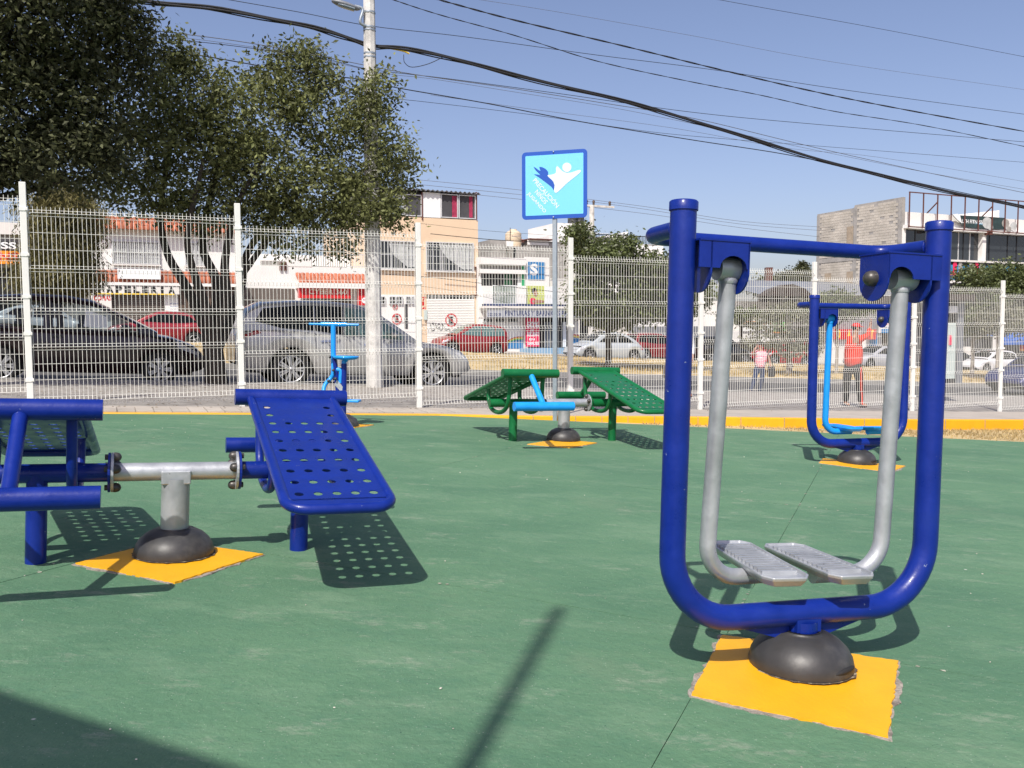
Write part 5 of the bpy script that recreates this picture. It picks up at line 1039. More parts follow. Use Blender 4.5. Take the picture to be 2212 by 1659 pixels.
b = F7.box('green_board', 'signgreen', F7.r(c8, 735, 678, 868, 778), -1.9, -1.82); F7.box('orange_strip', 'orange', F7.r(c8, 735, 779, 868, 800), -1.9, -1.82); F7.box('white_front', 'white', F7.r(c8, 380, 776, 870, 900), -1.8, 1.9)
F7.box('white_pier', 'white', F7.r(c8, 855, 880, 880, 1160), -.5, 1.9); F7.box('white_front', 'offwhite', F7.r(ident, 1790, 680, 1830, 790), -.3, 1.9); F7.box('white_front', 'white', F7.r(ident, 1830, 672, 1905, 760), .0, 1.9)
c10 = crop(2560, 840, .3375)
b = F7.box('red_yellow_board', 'red', F7.r(c10, 245, 620, 395, 715), -.6, -.4); F7.text('O', 'yel', F7.r(c10, 252, 625, 290, 708), -.606, .06, b); F7.text('A', 'yel', F7.r(c10, 352, 628, 388, 705), -.606, .06, b)
b = F7.box('red_yellow_board', 'red', F7.r(c10, 560, 622, 628, 716), -.6, -.4); F7.text('T', 'yel', F7.r(c10, 572, 626, 600, 712), -.606, .06, b)
b = F7.box('workshop_sign', 'paper', F7.r(c10, 638, 540, 742, 655), -.9, -.7); F7.text('BOSCH', 'red', F7.r(c10, 645, 562, 730, 584), -.906, .03, b); F7.text('Frenos', 'navy', F7.r(c10, 645, 590, 730, 612), -.906, .01, b); F7.box('sign_foot', 'shopblue', F7.r(c10, 638, 618, 742, 655), -.912, -.906, b)
b = F7.box('workshop_sign', 'shopblue', F7.r(c10, 744, 545, 840, 655), -.9, -.7); F7.text('DE', 'paper', F7.r(c10, 748, 560, 800, 590), -.906, .03, b); F7.text('OY', 'paper', F7.r(c10, 748, 600, 800, 630), -.906, .03, b); F7.box('blue_door', 'shopblue', F7.r(c10, 625, 660, 665, 900), -.3, 1.9)
# blue awning shops at the right
c11 = crop(2850, 840, .3013); F8 = Fac('awning_shops', 'dim shops with a long blue cloth awning at the right edge', 2160, 33.0); R_ = F8.r(c11, 690, 700, 2300, 1160); F8.box('shop_wall', 'dim', (R_[0], R_[1], -.8, R_[3]), .3, 7)
r1 = F8.r(c11, 930, 722, 2200, 846); MB().add([(r1[0], .29, r1[3]), (r1[1], .29, r1[3]), (r1[1], -1.8, r1[2]+.35), (r1[0], -1.8, r1[2]+.35), (r1[0], -1.8, r1[2]), (r1[1], -1.8, r1[2])], [(0, 1, 2, 3), (3, 2, 5, 4)]).build('blue_awning', M['awnblue'], F8.root)
F8.box('white_post', 'white', F8.r(c11, 872, 740, 888, 1010), -1.5, -1.3); F8.box('white_counter', 'offwhite', F8.r(c11, 705, 880, 800, 965), -.4, .2); F8.box('red_board', 'red', F8.r(c11, 1185, 862, 1270, 900), -1.2, -1.1); F8.box('orange_board', 'orange', F8.r(c11, 1185, 900, 1300, 920), -1.2, -1.1)
F8.box('white_post', 'white', F8.r(c11, 1310, 840, 1330, 900), -1.5, -1.3)
# --- gym building with bare block side wall
cg = crop(2620, 600, .2911); F9 = Fac('gym_building', 'tall building with bare block side wall, dark glass band and a gym banner', 1948, 33.5)
q = lambda x, y: F9.q(cg, x, y); x0 = q(882, 300)[0]; zt_ = q(890, 255)[1]; ztop = q(882, 95)[1]; XR = q(2900, 300)[0]; dp = 8.3
hts = [(0, ztop), (4.45, ztop-.02), (4.46, ztop-.22), (dp, ztop-.25)]
mb = MB(); prof = hts + [(dp, -.8), (0, -.8)]; mb.add([(x0, a, b_) for a, b_ in prof]+[(x0+.25, a, b_) for a, b_ in prof], [tuple(range(6)), tuple(range(6, 12))[::-1]]+[(k, (k+1) % 6, (k+1) % 6+6, k+6) for k in range(6)]); me = mb.mesh('block_wall'); me.materials.append(M['greycem']); fix_normals(me); bw = link('block_wall', me, F9.root)
# the laid blocks of the side wall: each about five pixels high, so they are joined into one part
rb = random.Random(5); mb = MB(); course = 0; z = .6; cols_ = [(-.02, .35), (4.1, 4.5), (dp-.35, dp)]
while z < ztop-.2:
    y = -.2 if course % 2 else 0.
    if not (abs(z-5.2) < .16 or abs(z-7.95) < .16):
        while y < dp-.2:
            if y >= .0 and y+.4 <= dp and z+.2 < float(np.interp(y+.2, [0, 4.45, 4.46, dp], [ztop, ztop-.02, ztop-.22, ztop-.25])) and not any(a-.3 < y < b_-.05 for a, b_ in cols_) and rb.random() > .04:
                d_ = rb.uniform(0, .010); mb.box(x0-.02-d_, x0, y+.01, y+.39, z+.007, z+.193)
            y += .40
    z += .2; course += 1
tag(mb.build('blockwork', mat('pale laid blocks', (.46, .425, .365), .95, var=.2, vs=.9, bump=.3, bs=12, island=.07, col2=(.40, .37, .31), c2s=.7), bw), kind='stuff')
for yy, za, zb_ in ((6.7, 6.1, 7.0), (4.45, 6.0, 7.0), (1.9, 6.3, 7.3), (4.5, 8.6, 10.4)): MB().box(x0-.07, x0-.045, yy, yy+.62, za, zb_).build('vent_grille', M['dirt'], F9.root)
for zz in (5.2, 7.95): MB().box(x0-.055, x0-.001, 0, dp, zz-.13, zz+.13).build('tie_beam', M['greycem'], F9.root)
for yy in (.0, 4.15, dp-.33): MB().box(x0-.05, x0-.0015, yy+.002, yy+.32, -.8, float(np.interp(yy+.3, [0, 4.45, 4.46, dp], [ztop, ztop-.02, ztop-.22, ztop-.25]))-.12).build('corner_column', M['greycem'], F9.root)
zg1, zg0, zs = q(1500, 472)[1], q(1500, 790)[1], q(1500, 1010)[1]
MB().box(x0+.25, XR, .02, 8, zg1, zt_).build('parapet_wall', M['white'], F9.root); MB().box(x0+.25, XR, .4, 8, zg0, zg1).build('gym_room', M['dim'], F9.root); MB().box(x0+.25, XR, .02, 8, -.8, zg0).build('lower_wall', M['dim'], F9.root)
MB().box(x0+.05, XR, -.25, .4, zg1-.02, zg1+.22).build('ledge', M['white'], F9.root); MB().box(x0+.25, XR, -.2, .4, zg0-.12, zg0+.02).build('sill', M['offwhite'], F9.root); MB().box(x0+.0, q(912, 500)[0], -.05, .4, zg0+.02, zg1-.02).build('white_column', M['white'], F9.root)
MB().box(x0+.3, XR, .30, .31, zg0+.03, zg1-.03).build('glass_band', M['glass'], F9.root)
for xx in (1770, 2600): a = q(xx, 600)[0]; MB().box(a-.2, a+.2, -.06, .3, zg0+.02, zg1-.02).build('white_column', M['white'], F9.root)
for xx in (1055, 1200, 1530, 1585, 1655, 1870, 2070, 2170): a = q(xx, 600)[0]; MB().box(a-.03, a+.03, .26, .298, zg0+.03, zg1-.03).build('mullion', M['alu'] if xx in (1530, 1655) else M['blackiron'], F9.root)
# banner, mural and iron frame
b = MB().prism([q(*p) for p in ((1385, 292), (1440, 285), (1470, 302), (1700, 312), (1963, 330), (1965, 415), (1950, 452), (1800, 452), (1600, 440), (1530, 425), (1490, 392), (1440, 350))], -.32, -.27).build('torn_banner', mat('dark banner print', (.025, .05, .05), .6, var=.5, vs=2), F9.root)
MB().prism([q(*p) for p in ((1385, 292), (1440, 285), (1468, 302), (1490, 392), (1440, 350))], -.34, -.325).build('folded_corner', M['paper'], b)
R_ = (q(1492, 370)[0], q(1715, 370)[0], q(1600, 392)[1], q(1600, 350)[1]); text('LTH FITNESS', M['paper'], b, *R_[:2], R_[2], R_[3], -.326, .025); text('STUDIO', M['signblue'], b, q(1640, 400)[0], q(1715, 400)[0], q(1680, 402)[1], q(1680, 384)[1], -.326, .01)
a, z = q(1768, 385); 
for dx, dz, r_, m_ in ((0, 0, .55, 'curtain'), (.35, -.3, .3, 'curtain'), (2.0, .05, .42, 'greycem'), (2.9, -.1, .36, 'curtain'), (2.4, -.35, .25, 'greycem')): MB().prism([(a+dx+r_*math.cos(R(k)), z+dz+r_*.8*math.sin(R(k))) for k in range(0, 360, 30)], -.331-.002*dx, -.327).build('banner_figure', M[m_], b)
mural = mat('blue mural print', (.03, .28, .50), .6, var=.5, vs=1.6, col2=(.02, .06, .16), c2s=1.3, c2lo=.45, c2hi=.6)
b = MB().box(x0+.3, XR, -.12, -.06, zs, zg0-.35).build('mural_board', mural, F9.root); MB().box(x0+.3, XR, -.3, .019, zs-.22, zs-.02).build('white_strip', M['white'], F9.root)
text('CLASES GRUPALES', M['redcloth'], b, q(1150, 940)[0], q(1535, 940)[0], q(1450, 955)[1], q(1450, 915)[1], -.126, .04); text('ZUMBA', M['redcloth'], b, q(1625, 950)[0], q(1755, 950)[0], q(1700, 962)[1], q(1700, 922)[1], -.126, .04)
for k, xx in enumerate((1440, 1500, 1620, 1680, 1730, 1975)): a, z = q(xx, 870); MB().prism([(a-.18, z-.6), (a+.18, z-.6), (a+.22, z+.2), (a+.1, z+.5), (a-.1, z+.5), (a-.22, z+.2)], -.127, -.1225).build('mural_figure', M['magenta'] if k % 3 == 0 else M['greycem'], b)
fr = MB(); zA, zB = q(1045, 78)[1]+.05, q(1045, 432)[1]; xs_ = [q(xx, 280)[0] for xx in (893, 1045, 1200, 1350, 1500, 1650, 1800, 1940, 2080, 2212, 2340)]
for xx in xs_: fr.box(xx-.035, xx+.035, -.535, -.465, zB, zA)
fr.box(xs_[0]-.05, xs_[-1], -.54, -.46, zA, zA+.07); fr.box(xs_[0]-.05, xs_[-1], -.54, -.46, zB-.07, zB)
for i in (2, 6): fr.tube([(xs_[i], -.5, zA-.5), (xs_[i]-.3, 1.5, zA-2.3)], .05, 4); fr.box(xs_[i]-.2, xs_[i]+.1, -.5, .0, zA-2.6, zA-2.3)
fr.build('iron_sign_frame', M['rust'], F9.root)
p = [q(*k) for k in ((1545, 285), (1550, 275), (2212, 190), (2700, 140), (2700, 320))]; MB().prism(p, 6, 12).build('rear_annex', M['white'], F9.root)
# grey shelter with pale green panel near the fence
kz = ground(2015, 868); ki = empty('street_kiosk', upright(kz.x, kz.y, YAW, kz.z), 'grey roofed street kiosk with a pale green side panel outside the fence', 'kiosk'); kinv = ki.matrix_world.inverted()
def kq(x, y): u, v = c11(x, y); P = Vector(ray(u, v)); n = ki.matrix_world.to_3x3() @ Vector((0, 1, 0)); C_ = Vector((0, 0, CAMZ)); k = (ki.matrix_world.translation-C_).dot(n)/P.dot(n); r_ = kinv @ (C_+P*k); return r_.x, r_.z
def kbox(nm, m_, xa, ya, xb, yb, y0, y1): (a, z1_), (b_, z0_) = kq(xa, (ya+yb)/2), kq(xb, (ya+yb)/2); z1_ = kq((xa+xb)/2, ya)[1]; z0_ = max(kq((xa+xb)/2, yb)[1], -.05); MB().box(a, b_, y0, y1, z0_, z1_).build(nm, M[m_], ki)
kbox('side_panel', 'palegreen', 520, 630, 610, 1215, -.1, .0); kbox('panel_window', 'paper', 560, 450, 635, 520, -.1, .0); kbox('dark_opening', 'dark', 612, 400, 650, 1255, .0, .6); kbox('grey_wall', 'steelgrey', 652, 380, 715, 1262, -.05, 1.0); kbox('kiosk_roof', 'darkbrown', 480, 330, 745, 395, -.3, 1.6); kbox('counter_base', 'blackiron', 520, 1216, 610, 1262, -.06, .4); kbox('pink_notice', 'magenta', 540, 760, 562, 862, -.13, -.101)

# ================================================================== TREES
def leaf_mesh(name, centers, radii, n_clump, per, size, m, parent, droop=.35, clump_r=.22, thin=None, seedk=0):
    """leaf-sized faces gathered in clumps through the crown volume"""
    rng = np.random.default_rng(100+seedk); C_ = []; vol = np.array([r_[0]*r_[1]*r_[2] for r_ in radii])**(2/3.); cnt = (vol/vol.sum()*n_clump).astype(int)+1
    for c_, r_, k in zip(centers, radii, cnt):
        d = rng.normal(size=(k, 3)); d /= np.linalg.norm(d, axis=1)[:, None]; rad = rng.uniform(.25, 1., k)**.45; C_.append(np.array(c_)+d*rad[:, None]*np.array(r_))
    C_ = np.concatenate(C_); K = len(C_); sc_ = rng.uniform(.6, 1.3, K)
    idx = np.repeat(np.arange(K), (per*sc_).astype(int)); N = len(idx); off = rng.normal(size=(N, 3))*clump_r*.55*sc_[idx][:, None]; off[:, 2] *= .75
    P = C_[idx]+off
    ax = rng.normal(size=(N, 3)); ax[:, 2] = ax[:, 2]*.6-droop*1.6; ax /= np.linalg.norm(ax, axis=1)[:, None]
    nn = rng.normal(size=(N, 3)); nn[:, 2] += .5; sd = np.cross(ax, nn); sd /= np.linalg.norm(sd, axis=1)[:, None]; nr = np.cross(sd, ax)
    L = size*rng.uniform(.7, 1.25, N)[:, None]; W_ = L*.23 if thin is None else L*thin
    V = np.stack([P, P+ax*L*.45+sd*W_+nr*L*.05, P+ax*L, P+ax*L*.45-sd*W_+nr*L*.05], 1).reshape(-1, 3).astype(np.float32)
    me = bpy.data.meshes.new(name); me.vertices.add(N*4); me.vertices.foreach_set('co', V.ravel()); me.loops.add(N*4); me.loops.foreach_set('vertex_index', np.arange(N*4, dtype=np.int32)); me.polygons.add(N); me.polygons.foreach_set('loop_start', np.arange(0, N*4, 4, dtype=np.int32)); me.polygons.foreach_set('loop_total', np.full(N, 4, np.int32)); me.update(); me.validate(); me.materials.append(m)
    return link(name, me, parent), C_
def tree(label, base, stems, blobs, m, n_clump, per, size, bark='bark', trunk_r=.14, name='street_tree', seedk=0, clump_r=.24, twigs=1., thin=None, droop=.35, cat='tree', group=None):
    root = empty(name, Matrix.Translation(base), label, cat, group); B = Vector(base); inv = lambda p: Vector(p)-B
    tb = MB(); ends = []
    for path, r0, r1 in stems:
        P = bez([inv(p) for p in path], 5); tb.tube(P, [r0+(r1-r0)*i/(len(P)-1) for i in range(len(P))], 9, True); ends += [(p, r0+(r1-r0)*i/(len(P)-1)) for i, p in enumerate(P) if i > len(P)*.35]
    tb.build('trunk', M[bark], root)
    cr, C_ = leaf_mesh('crown', [inv(b[0]) for b in blobs], [b[1] for b in blobs], n_clump, per, size, M[m], root, droop, clump_r, thin, seedk)
    rnd = random.Random(seedk); br = MB(); nodes = [(p, r_) for p, r_ in ends]
    order = sorted(range(len(C_)), key=lambda i: min((Vector(C_[i])-e[0]).length for e in ends))
    for i in order[::max(1, int(len(order)/(320*twigs)))]:
        c_ = Vector(C_[i]); p, r_ = min(nodes, key=lambda e: (e[0]-c_).length + max(0, e[0].z-c_.z)*.6); mid = p.lerp(c_, .5)+Vector((rnd.uniform(-.1, .1), rnd.uniform(-.1, .1), rnd.uniform(-.12, .05)))*(p-c_).length
        rr = min(r_*.6, .012+.012*(p-c_).length); br.tube([p, mid, c_], [rr, rr*.65, rr*.25], 4, False); nodes.append((mid, rr*.65)); nodes.append((c_, rr*.3))
    tag(br.build('branches', M[bark], root), kind='stuff'); return root
def px3(u, v, t, dy=0.): return pp(u, v, t) + Vector((-sn*dy, cs*dy, 0))
def blob(u, v, ru, rv, t, d=1.1, dy=0.):
    c_ = pp(u, v, t); c2_ = pp(u+ru, v, t); c3_ = pp(u, v-rv, t); return (c_ + Vector((-sn*dy, cs*dy, 0)), ((c2_-c_).length, d, abs(c3_.z-c_.z)))
T1 = 3.9
def S1(*p): return [px3(u, v, T1, dy) for u, v, dy in p]
b_ = stz(*to_st(*ground(468, 829)[:2]), 0.); b_ = Vector((*ground(468, 829)[:2], ground(468, 829).z-.02))
T1 = to_st(b_.x, b_.y)[1]
tree('large leafy ficus tree with forked dark trunk between the maroon car and the silver crossover', b_,
 [(S1((468, 832, 0), (462, 780, 0), (456, 720, 0)), .21, .17), (S1((456, 730, 0), (436, 690, .1), (405, 620, .2), (362, 540, .3), (350, 440, .3), (380, 260, .2)), .12, .035), (S1((457, 725, 0), (440, 660, -.2), (415, 590, -.3), (400, 510, -.5), (430, 360, -.8)), .11, .03),
  (S1((458, 725, 0), (470, 660, .1), (468, 600, .2), (440, 520, .3), (470, 380, .5), (500, 250, .6)), .13, .03), (S1((462, 725, 0), (486, 650, -.1), (482, 560, -.3), (510, 440, -.4), (570, 340, -.3)), .12, .025),
  (S1((464, 760, 0), (500, 690, .3), (530, 610, .5), (545, 540, .6), (620, 440, .8), (740, 340, .9)), .12, .03), (S1((530, 590, .4), (600, 500, .2), (700, 450, 0), (800, 400, -.1)), .06, .02)],
 [blob(*a) for a in ((400, 190, 95, 85, T1, 1.2), (375, 110, 45, 50, T1, .6), (520, 235, 110, 110, T1, 1.3), (640, 190, 75, 90, T1, 1.), (655, 110, 32, 35, T1, .5), (600, 130, 26, 40, T1, .4), (705, 240, 90, 110, T1, 1.1), (770, 330, 75, 100, T1, 1.0), (845, 375, 55, 45, T1, .6), (800, 230, 18, 60, T1, .3, -.5), (430, 330, 120, 85, T1, 1.2), (560, 365, 120, 85, T1, 1.3), (680, 405, 110, 75, T1, 1.2), (350, 260, 80, 100, T1, 1.), (570, 470, 50, 55, T1, .6), (770, 440, 70, 55, T1, .7, -.5), (835, 475, 26, 34, T1, .4, -.5), (630, 500, 60, 50, T1, .7), (740, 520, 40, 35, T1, .5), (450, 440, 100, 45, T1, .9), (300, 330, 75, 90, T1, .9), (330, 430, 85, 50, T1, .8), (250, 400, 60, 50, T1, .6), (470, 485, 75, 22, T1, .6), (700, 470, 70, 40, T1, .6), (790, 250, 35, 70, T1, .5, -.6), (815, 340, 42, 60, T1, .4, -.9), (805, 215, 20, 45, T1, .3, -.8), (800, 440, 45, 40, T1, .4, -.9))],
 'leaf', 1500, 33, .098, trunk_r=.2, seedk=1, clump_r=.26, twigs=1.6)
TB = 2.4
def SB(*p): return [px3(u, v, TB, dy) for u, v, dy in p]
bb = pp(-190, 800, TB); bb.z = gz(bb.x, bb.y)
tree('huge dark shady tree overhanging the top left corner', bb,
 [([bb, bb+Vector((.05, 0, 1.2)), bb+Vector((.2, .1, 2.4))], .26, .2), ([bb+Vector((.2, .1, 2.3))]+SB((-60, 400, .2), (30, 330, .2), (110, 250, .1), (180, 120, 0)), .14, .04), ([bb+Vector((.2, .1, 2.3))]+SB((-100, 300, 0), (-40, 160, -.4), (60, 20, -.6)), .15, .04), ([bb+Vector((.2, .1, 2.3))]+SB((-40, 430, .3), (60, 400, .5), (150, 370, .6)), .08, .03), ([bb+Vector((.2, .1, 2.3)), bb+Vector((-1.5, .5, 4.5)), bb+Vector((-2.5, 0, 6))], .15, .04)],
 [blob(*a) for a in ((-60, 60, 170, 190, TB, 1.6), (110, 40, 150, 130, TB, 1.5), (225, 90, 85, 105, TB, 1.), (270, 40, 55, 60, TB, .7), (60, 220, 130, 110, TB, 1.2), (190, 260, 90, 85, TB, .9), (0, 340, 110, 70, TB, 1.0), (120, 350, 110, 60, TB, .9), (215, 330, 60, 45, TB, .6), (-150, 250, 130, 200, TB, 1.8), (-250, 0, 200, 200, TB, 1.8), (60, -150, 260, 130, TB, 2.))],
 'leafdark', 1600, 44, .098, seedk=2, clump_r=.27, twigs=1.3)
def simple_tree(label, u, v, t, blobs, m, n, per, size, name='street_tree', bark='bark', tr=.09, seedk=0, forks=3, thin=None, droop=.35, cr=.3, group='trees of the avenue', topv=None):
    b_ = pp(u, v, t); b_.z = gz(b_.x, b_.y)+.03; B_ = [blob(*x) for x in blobs]; cx = sum((x[0] for x in B_), Vector())/len(B_); low = min(x[0].z-x[1][2] for x in B_); fk = b_.lerp(Vector((b_.x, b_.y, max(low, b_.z+.6))), .9)
    st_ = [([b_, b_.lerp(fk, .5)+Vector((.03, 0, 0)), fk], tr, tr*.75)]
    for k, x in enumerate(B_[:6]): st_.append(([fk, fk.lerp(x[0], .5)+Vector((0, 0, -.1)), x[0]+Vector((0, 0, x[1][2]*.4))], tr*.6, tr*.2))
    return tree(label, b_, st_, B_, m, n, per, size, bark, name=name, seedk=seedk, clump_r=cr, thin=thin, droop=droop, group=group, twigs=.5)
simple_tree('yellowish drooping willow like tree behind the roof of the maroon car', 130, 760, 11.9, [(a, b, c_, d, 11.9, 1.2) for a, b, c_, d in ((135, 520, 68, 75), (105, 470, 30, 50), (165, 470, 42, 55), (92, 590, 28, 48), (165, 585, 32, 45), (120, 610, 60, 38), (150, 430, 25, 40))], 'leafyel', 620, 60, .13, seedk=3, thin=.10, droop=.9, cr=.3)
simple_tree('full green street tree on the median beside the beetle shaped car', 1313, 790, 13.2, [(a, b, c_, d, 13.2, 1.4) for a, b, c_, d in ((1330, 610, 75, 60), (1275, 560, 38, 42), (1400, 590, 55, 42), (1250, 510, 18, 22), (1270, 640, 40, 40), (1390, 650, 55, 35), (1340, 540, 35, 26), (1440, 610, 40, 40), (1330, 675, 75, 30), (1490, 635, 40, 45), (1440, 660, 45, 30))], 'leafmid', 640, 70, .14, seedk=4, tr=.12, cr=.33)
simple_tree('sparse dusty young tree on the median behind the woman', 1703, 808, 12.2, [(a, b, c_, d, 12.2, 1.1) for a, b, c_, d in ((1700, 690, 48, 38), (1650, 720, 38, 35), (1735, 730, 30, 30), (1700, 752, 35, 16))], 'leafpale', 130, 40, .12, seedk=5, tr=.13, bark='palebark')
simple_tree('thin pale trunked young tree left of the person in red', 1806, 800, 13.5, [(a, b, c_, d, 13.5, 1.0) for a, b, c_, d in ((1800, 655, 32, 28), (1770, 670, 28, 22), (1835, 665, 26, 22))], 'leafmid', 130, 45, .13, seedk=6, tr=.07, bark='palebark')
simple_tree('bushy green tree in front of the gym mural at the right edge', 2099, 800, 13.5, [(a, b, c_, d, 13.5, 1.5) for a, b, c_, d in ((2170, 610, 55, 38), (2120, 640, 40, 40), (2215, 650, 50, 60), (2110, 690, 40, 35), (2170, 690, 50, 35), (2180, 590, 30, 20), (2105, 590, 20, 12))], 'leafmid', 460, 60, .15, seedk=7, tr=.09, bark='palebark', cr=.35)
simple_tree('leaning bare stemmed young tree in front of the white hatchback', 2152, 815, 11.9, [(2150, 690, 30, 26, 11.9, .8), (2180, 680, 25, 22, 11.9, .8)], 'leafpale', 90, 40, .12, seedk=8, tr=.08, bark='palebark')
simple_tree('dark tree crown below the arched brown roof', 1600, 760, 29.5, [(a, b, c_, d, 29.5, 1.2) for a, b, c_, d in ((1590, 682, 30, 16), (1640, 676, 32, 11), (1690, 676, 32, 11), (1730, 672, 28, 9))], 'leafmid', 120, 40, .18, seedk=9, tr=.12, cr=.3)
simple_tree('left rounded treetop rising behind the arched brown roof', 1690, 760, 45, [(1692, 612, 20, 18, 45, 2.), (1650, 618, 16, 10, 45, 2.)], 'leafdark', 110, 60, .3, seedk=10, cr=.6)
simple_tree('right rounded treetop rising behind the grey shop roof', 1732, 760, 45, [(1730, 606, 24, 20, 45, 2.), (1790, 614, 35, 10, 45, 2.), (1840, 614, 25, 8, 45, 2.)], 'leafdark', 160, 60, .3, seedk=11, cr=.6)
simple_tree('small pointed cypress rising behind the grey shop roof', 1733, 760, 48, [(1733, 588, 7, 18, 48, .6), (1733, 575, 4, 9, 48, .4)], 'leafdark', 60, 50, .22, seedk=12, cr=.3, name='cypress_tree')
a_ = pp(1660, 620, 40); z_ = pp(1660, 578, 40).z; tag(MB().box(a_.x-.25, a_.x+.25, a_.y-.25, a_.y+.25, a_.z-6, z_).build('brown_pillar', M['rust']), 'narrow brown pillar rising left of the rounded treetops', 'chimney')  # plain brown box standing in for a slender far pole
M_litter = mat('fallen leaves', (.16, .11, .05), .9, island=.5)
def litter(n, fn, size, m, label):
    V = []; F = []
    for k in range(n):
        p = fn(); a = random.uniform(0, 6.28); c_, s_ = math.cos(a)*size, math.sin(a)*size; i = len(V); V += [(p[0]+c_, p[1]+s_, p[2]), (p[0]-s_*.4, p[1]+c_*.4, p[2]+size*.3), (p[0]-c_, p[1]-s_, p[2]+.001), (p[0]+s_*.4, p[1]-c_*.4, p[2]+size*.2)]; F.append((i, i+1, i+2, i+3))
    mb = MB().add(V, F); return tag(mb.build('leaf_litter', m), label, 'fallen leaves', kind='stuff')
def lit1(): s_, t_ = random.gauss(2, 4.5), random.uniform(-.5, 4.2); return tuple(stz(s_, t_, .03))
litter(1400, lit1, .022, M_litter, 'dry brown leaves scattered on the pavement under the trees')

# ================================================================== PEOPLE
def skinned(name, verts, edges, m, parent, sub=2):
    me = bpy.data.meshes.new(name); me.from_pydata([v[0] for v in verts], edges, []); o = link(name, me, parent); me.materials.append(m)
    md = o.modifiers.new('skin', 'SKIN'); md.use_smooth_shade = True
    for i, v in enumerate(verts): me.skin_vertices[0].data[i].radius = (v[1], v[2] if len(v) > 2 else v[1])
    me.skin_vertices[0].data[0].use_root = True
    s_ = o.modifiers.new('smooth', 'SUBSURF'); s_.levels = sub; s_.render_levels = sub; return o
def person(pos, yaw, H_, label, J, shirt, trouser, extra=None, hairm='hair', arm_cover=1., shirt_fat=1.0, name='person'):
    """J: joint positions in fractions of the standing height, x right across the picture, y away, z up"""
    root = empty(name, upright(pos.x, pos.y, yaw, pos.z), label, 'person'); P = {k: (v[0]*H_, v[1]*H_, v[2]*H_) for k, v in J.items()}
    r = lambda f: f*H_
    names = ['pelvis', 'belly', 'chest', 'neck', 'head', 'crown', 'lsh', 'lel', 'lwr', 'lhand', 'rsh', 'rel', 'rwr', 'rhand', 'lhip', 'lkn', 'lan', 'ltoe', 'rhip', 'rkn', 'ran', 'rtoe']
    rad = dict(pelvis=.062, belly=.062, chest=.068, neck=.028, head=.042, crown=.036, lsh=.032, lel=.023, lwr=.016, lhand=.018, rsh=.032, rel=.023, rwr=.016, rhand=.018, lhip=.048, lkn=.032, lan=.022, ltoe=.022, rhip=.048, rkn=.032, ran=.022, rtoe=.022)
    E_ = [('pelvis', 'belly'), ('belly', 'chest'), ('chest', 'neck'), ('neck', 'head'), ('head', 'crown'), ('chest', 'lsh'), ('lsh', 'lel'), ('lel', 'lwr'), ('lwr', 'lhand'), ('chest', 'rsh'), ('rsh', 'rel'), ('rel', 'rwr'), ('rwr', 'rhand'), ('pelvis', 'lhip'), ('lhip', 'lkn'), ('lkn', 'lan'), ('lan', 'ltoe'), ('pelvis', 'rhip'), ('rhip', 'rkn'), ('rkn', 'ran'), ('ran', 'rtoe')]
    ix = {n_: i for i, n_ in enumerate(names)}
    skinned('body', [(P[n_], r(rad[n_])) for n_ in names], [(ix[a], ix[b_]) for a, b_ in E_], M['skin'], root)
    # fingers of both hands
    for side in ('l', 'r'):
        w_, h_ = Vector(P[side+'wr']), Vector(P[side+'hand']); d = (h_-w_).normalized(); sdv = d.orthogonal().normalized(); fb = MB()
        for k in range(4): o_ = sdv*r(.008)*(k-1.5); fb.tube([h_+o_, h_+o_+d*r(.022), h_+o_+d*r(.038 if k in (1, 2) else .030)+Vector((0, r(.006), 0))], r(.0045), 6)
        fb.tube([w_+d*r(.01), w_+d*r(.02)+sdv*r(.02), w_+d*r(.035)+sdv*r(.026)], r(.005), 6); fb.build('fingers', M['skin'], root)
    def lp(a, b_, f): return tuple(Vector(P[a]).lerp(Vector(P[b_]), f))
    sv = [(tuple(Vector(P['pelvis'])-Vector((0, 0, r(.018)))), r(.078)*shirt_fat), (P['belly'], r(.080)*shirt_fat), (P['chest'], r(.078)), (lp('chest', 'neck', .75), r(.034)), (P['lsh'], r(.042)), (lp('lsh', 'lel', min(1, arm_cover*2) if arm_cover < .5 else 1), r(.032)), (P['rsh'], r(.042)), (lp('rsh', 'rel', min(1, arm_cover*2) if arm_cover < .5 else 1), r(.032))]; se = [(0, 1), (1, 2), (2, 3), (2, 4), (4, 5), (2, 6), (6, 7)]
    if arm_cover >= .5: sv += [(lp('lel', 'lwr', .9), r(.023)), (lp('rel', 'rwr', .9), r(.023))]; se += [(5, 8), (7, 9)]
    skinned('shirt', sv, se, M[shirt] if isinstance(shirt, str) else shirt, root)
    tv = [(lp('pelvis', 'belly', .75), r(.068)*min(shirt_fat, 1.12)), (lp('pelvis', 'belly', .1), r(.068)*min(shirt_fat, 1.15))]+[(P[a], r(b_)) for a, b_ in (('lhip', .056), ('lkn', .042))]+[(lp('lkn', 'lan', .93), r(.034))]+[(P[a], r(b_)) for a, b_ in (('rhip', .056), ('rkn', .042))]+[(lp('rkn', 'ran', .93), r(.034))]
    skinned('trousers', tv, [(0, 1), (1, 2), (2, 3), (3, 4), (1, 5), (5, 6), (6, 7)], M[trouser], root)
    for side in ('l', 'r'):
        a, b_ = Vector(P[side+'an']), Vector(P[side+'toe']); a.z = r(.02); b_.z = r(.016); bk = a-(b_-a)*.35
        skinned('shoe', [(tuple(bk), r(.021)), (tuple(a), r(.024), r(.022)), (tuple(b_), r(.020), r(.017))], [(0, 1), (1, 2)], M['shoe'], root, 1)
    return root, P, r
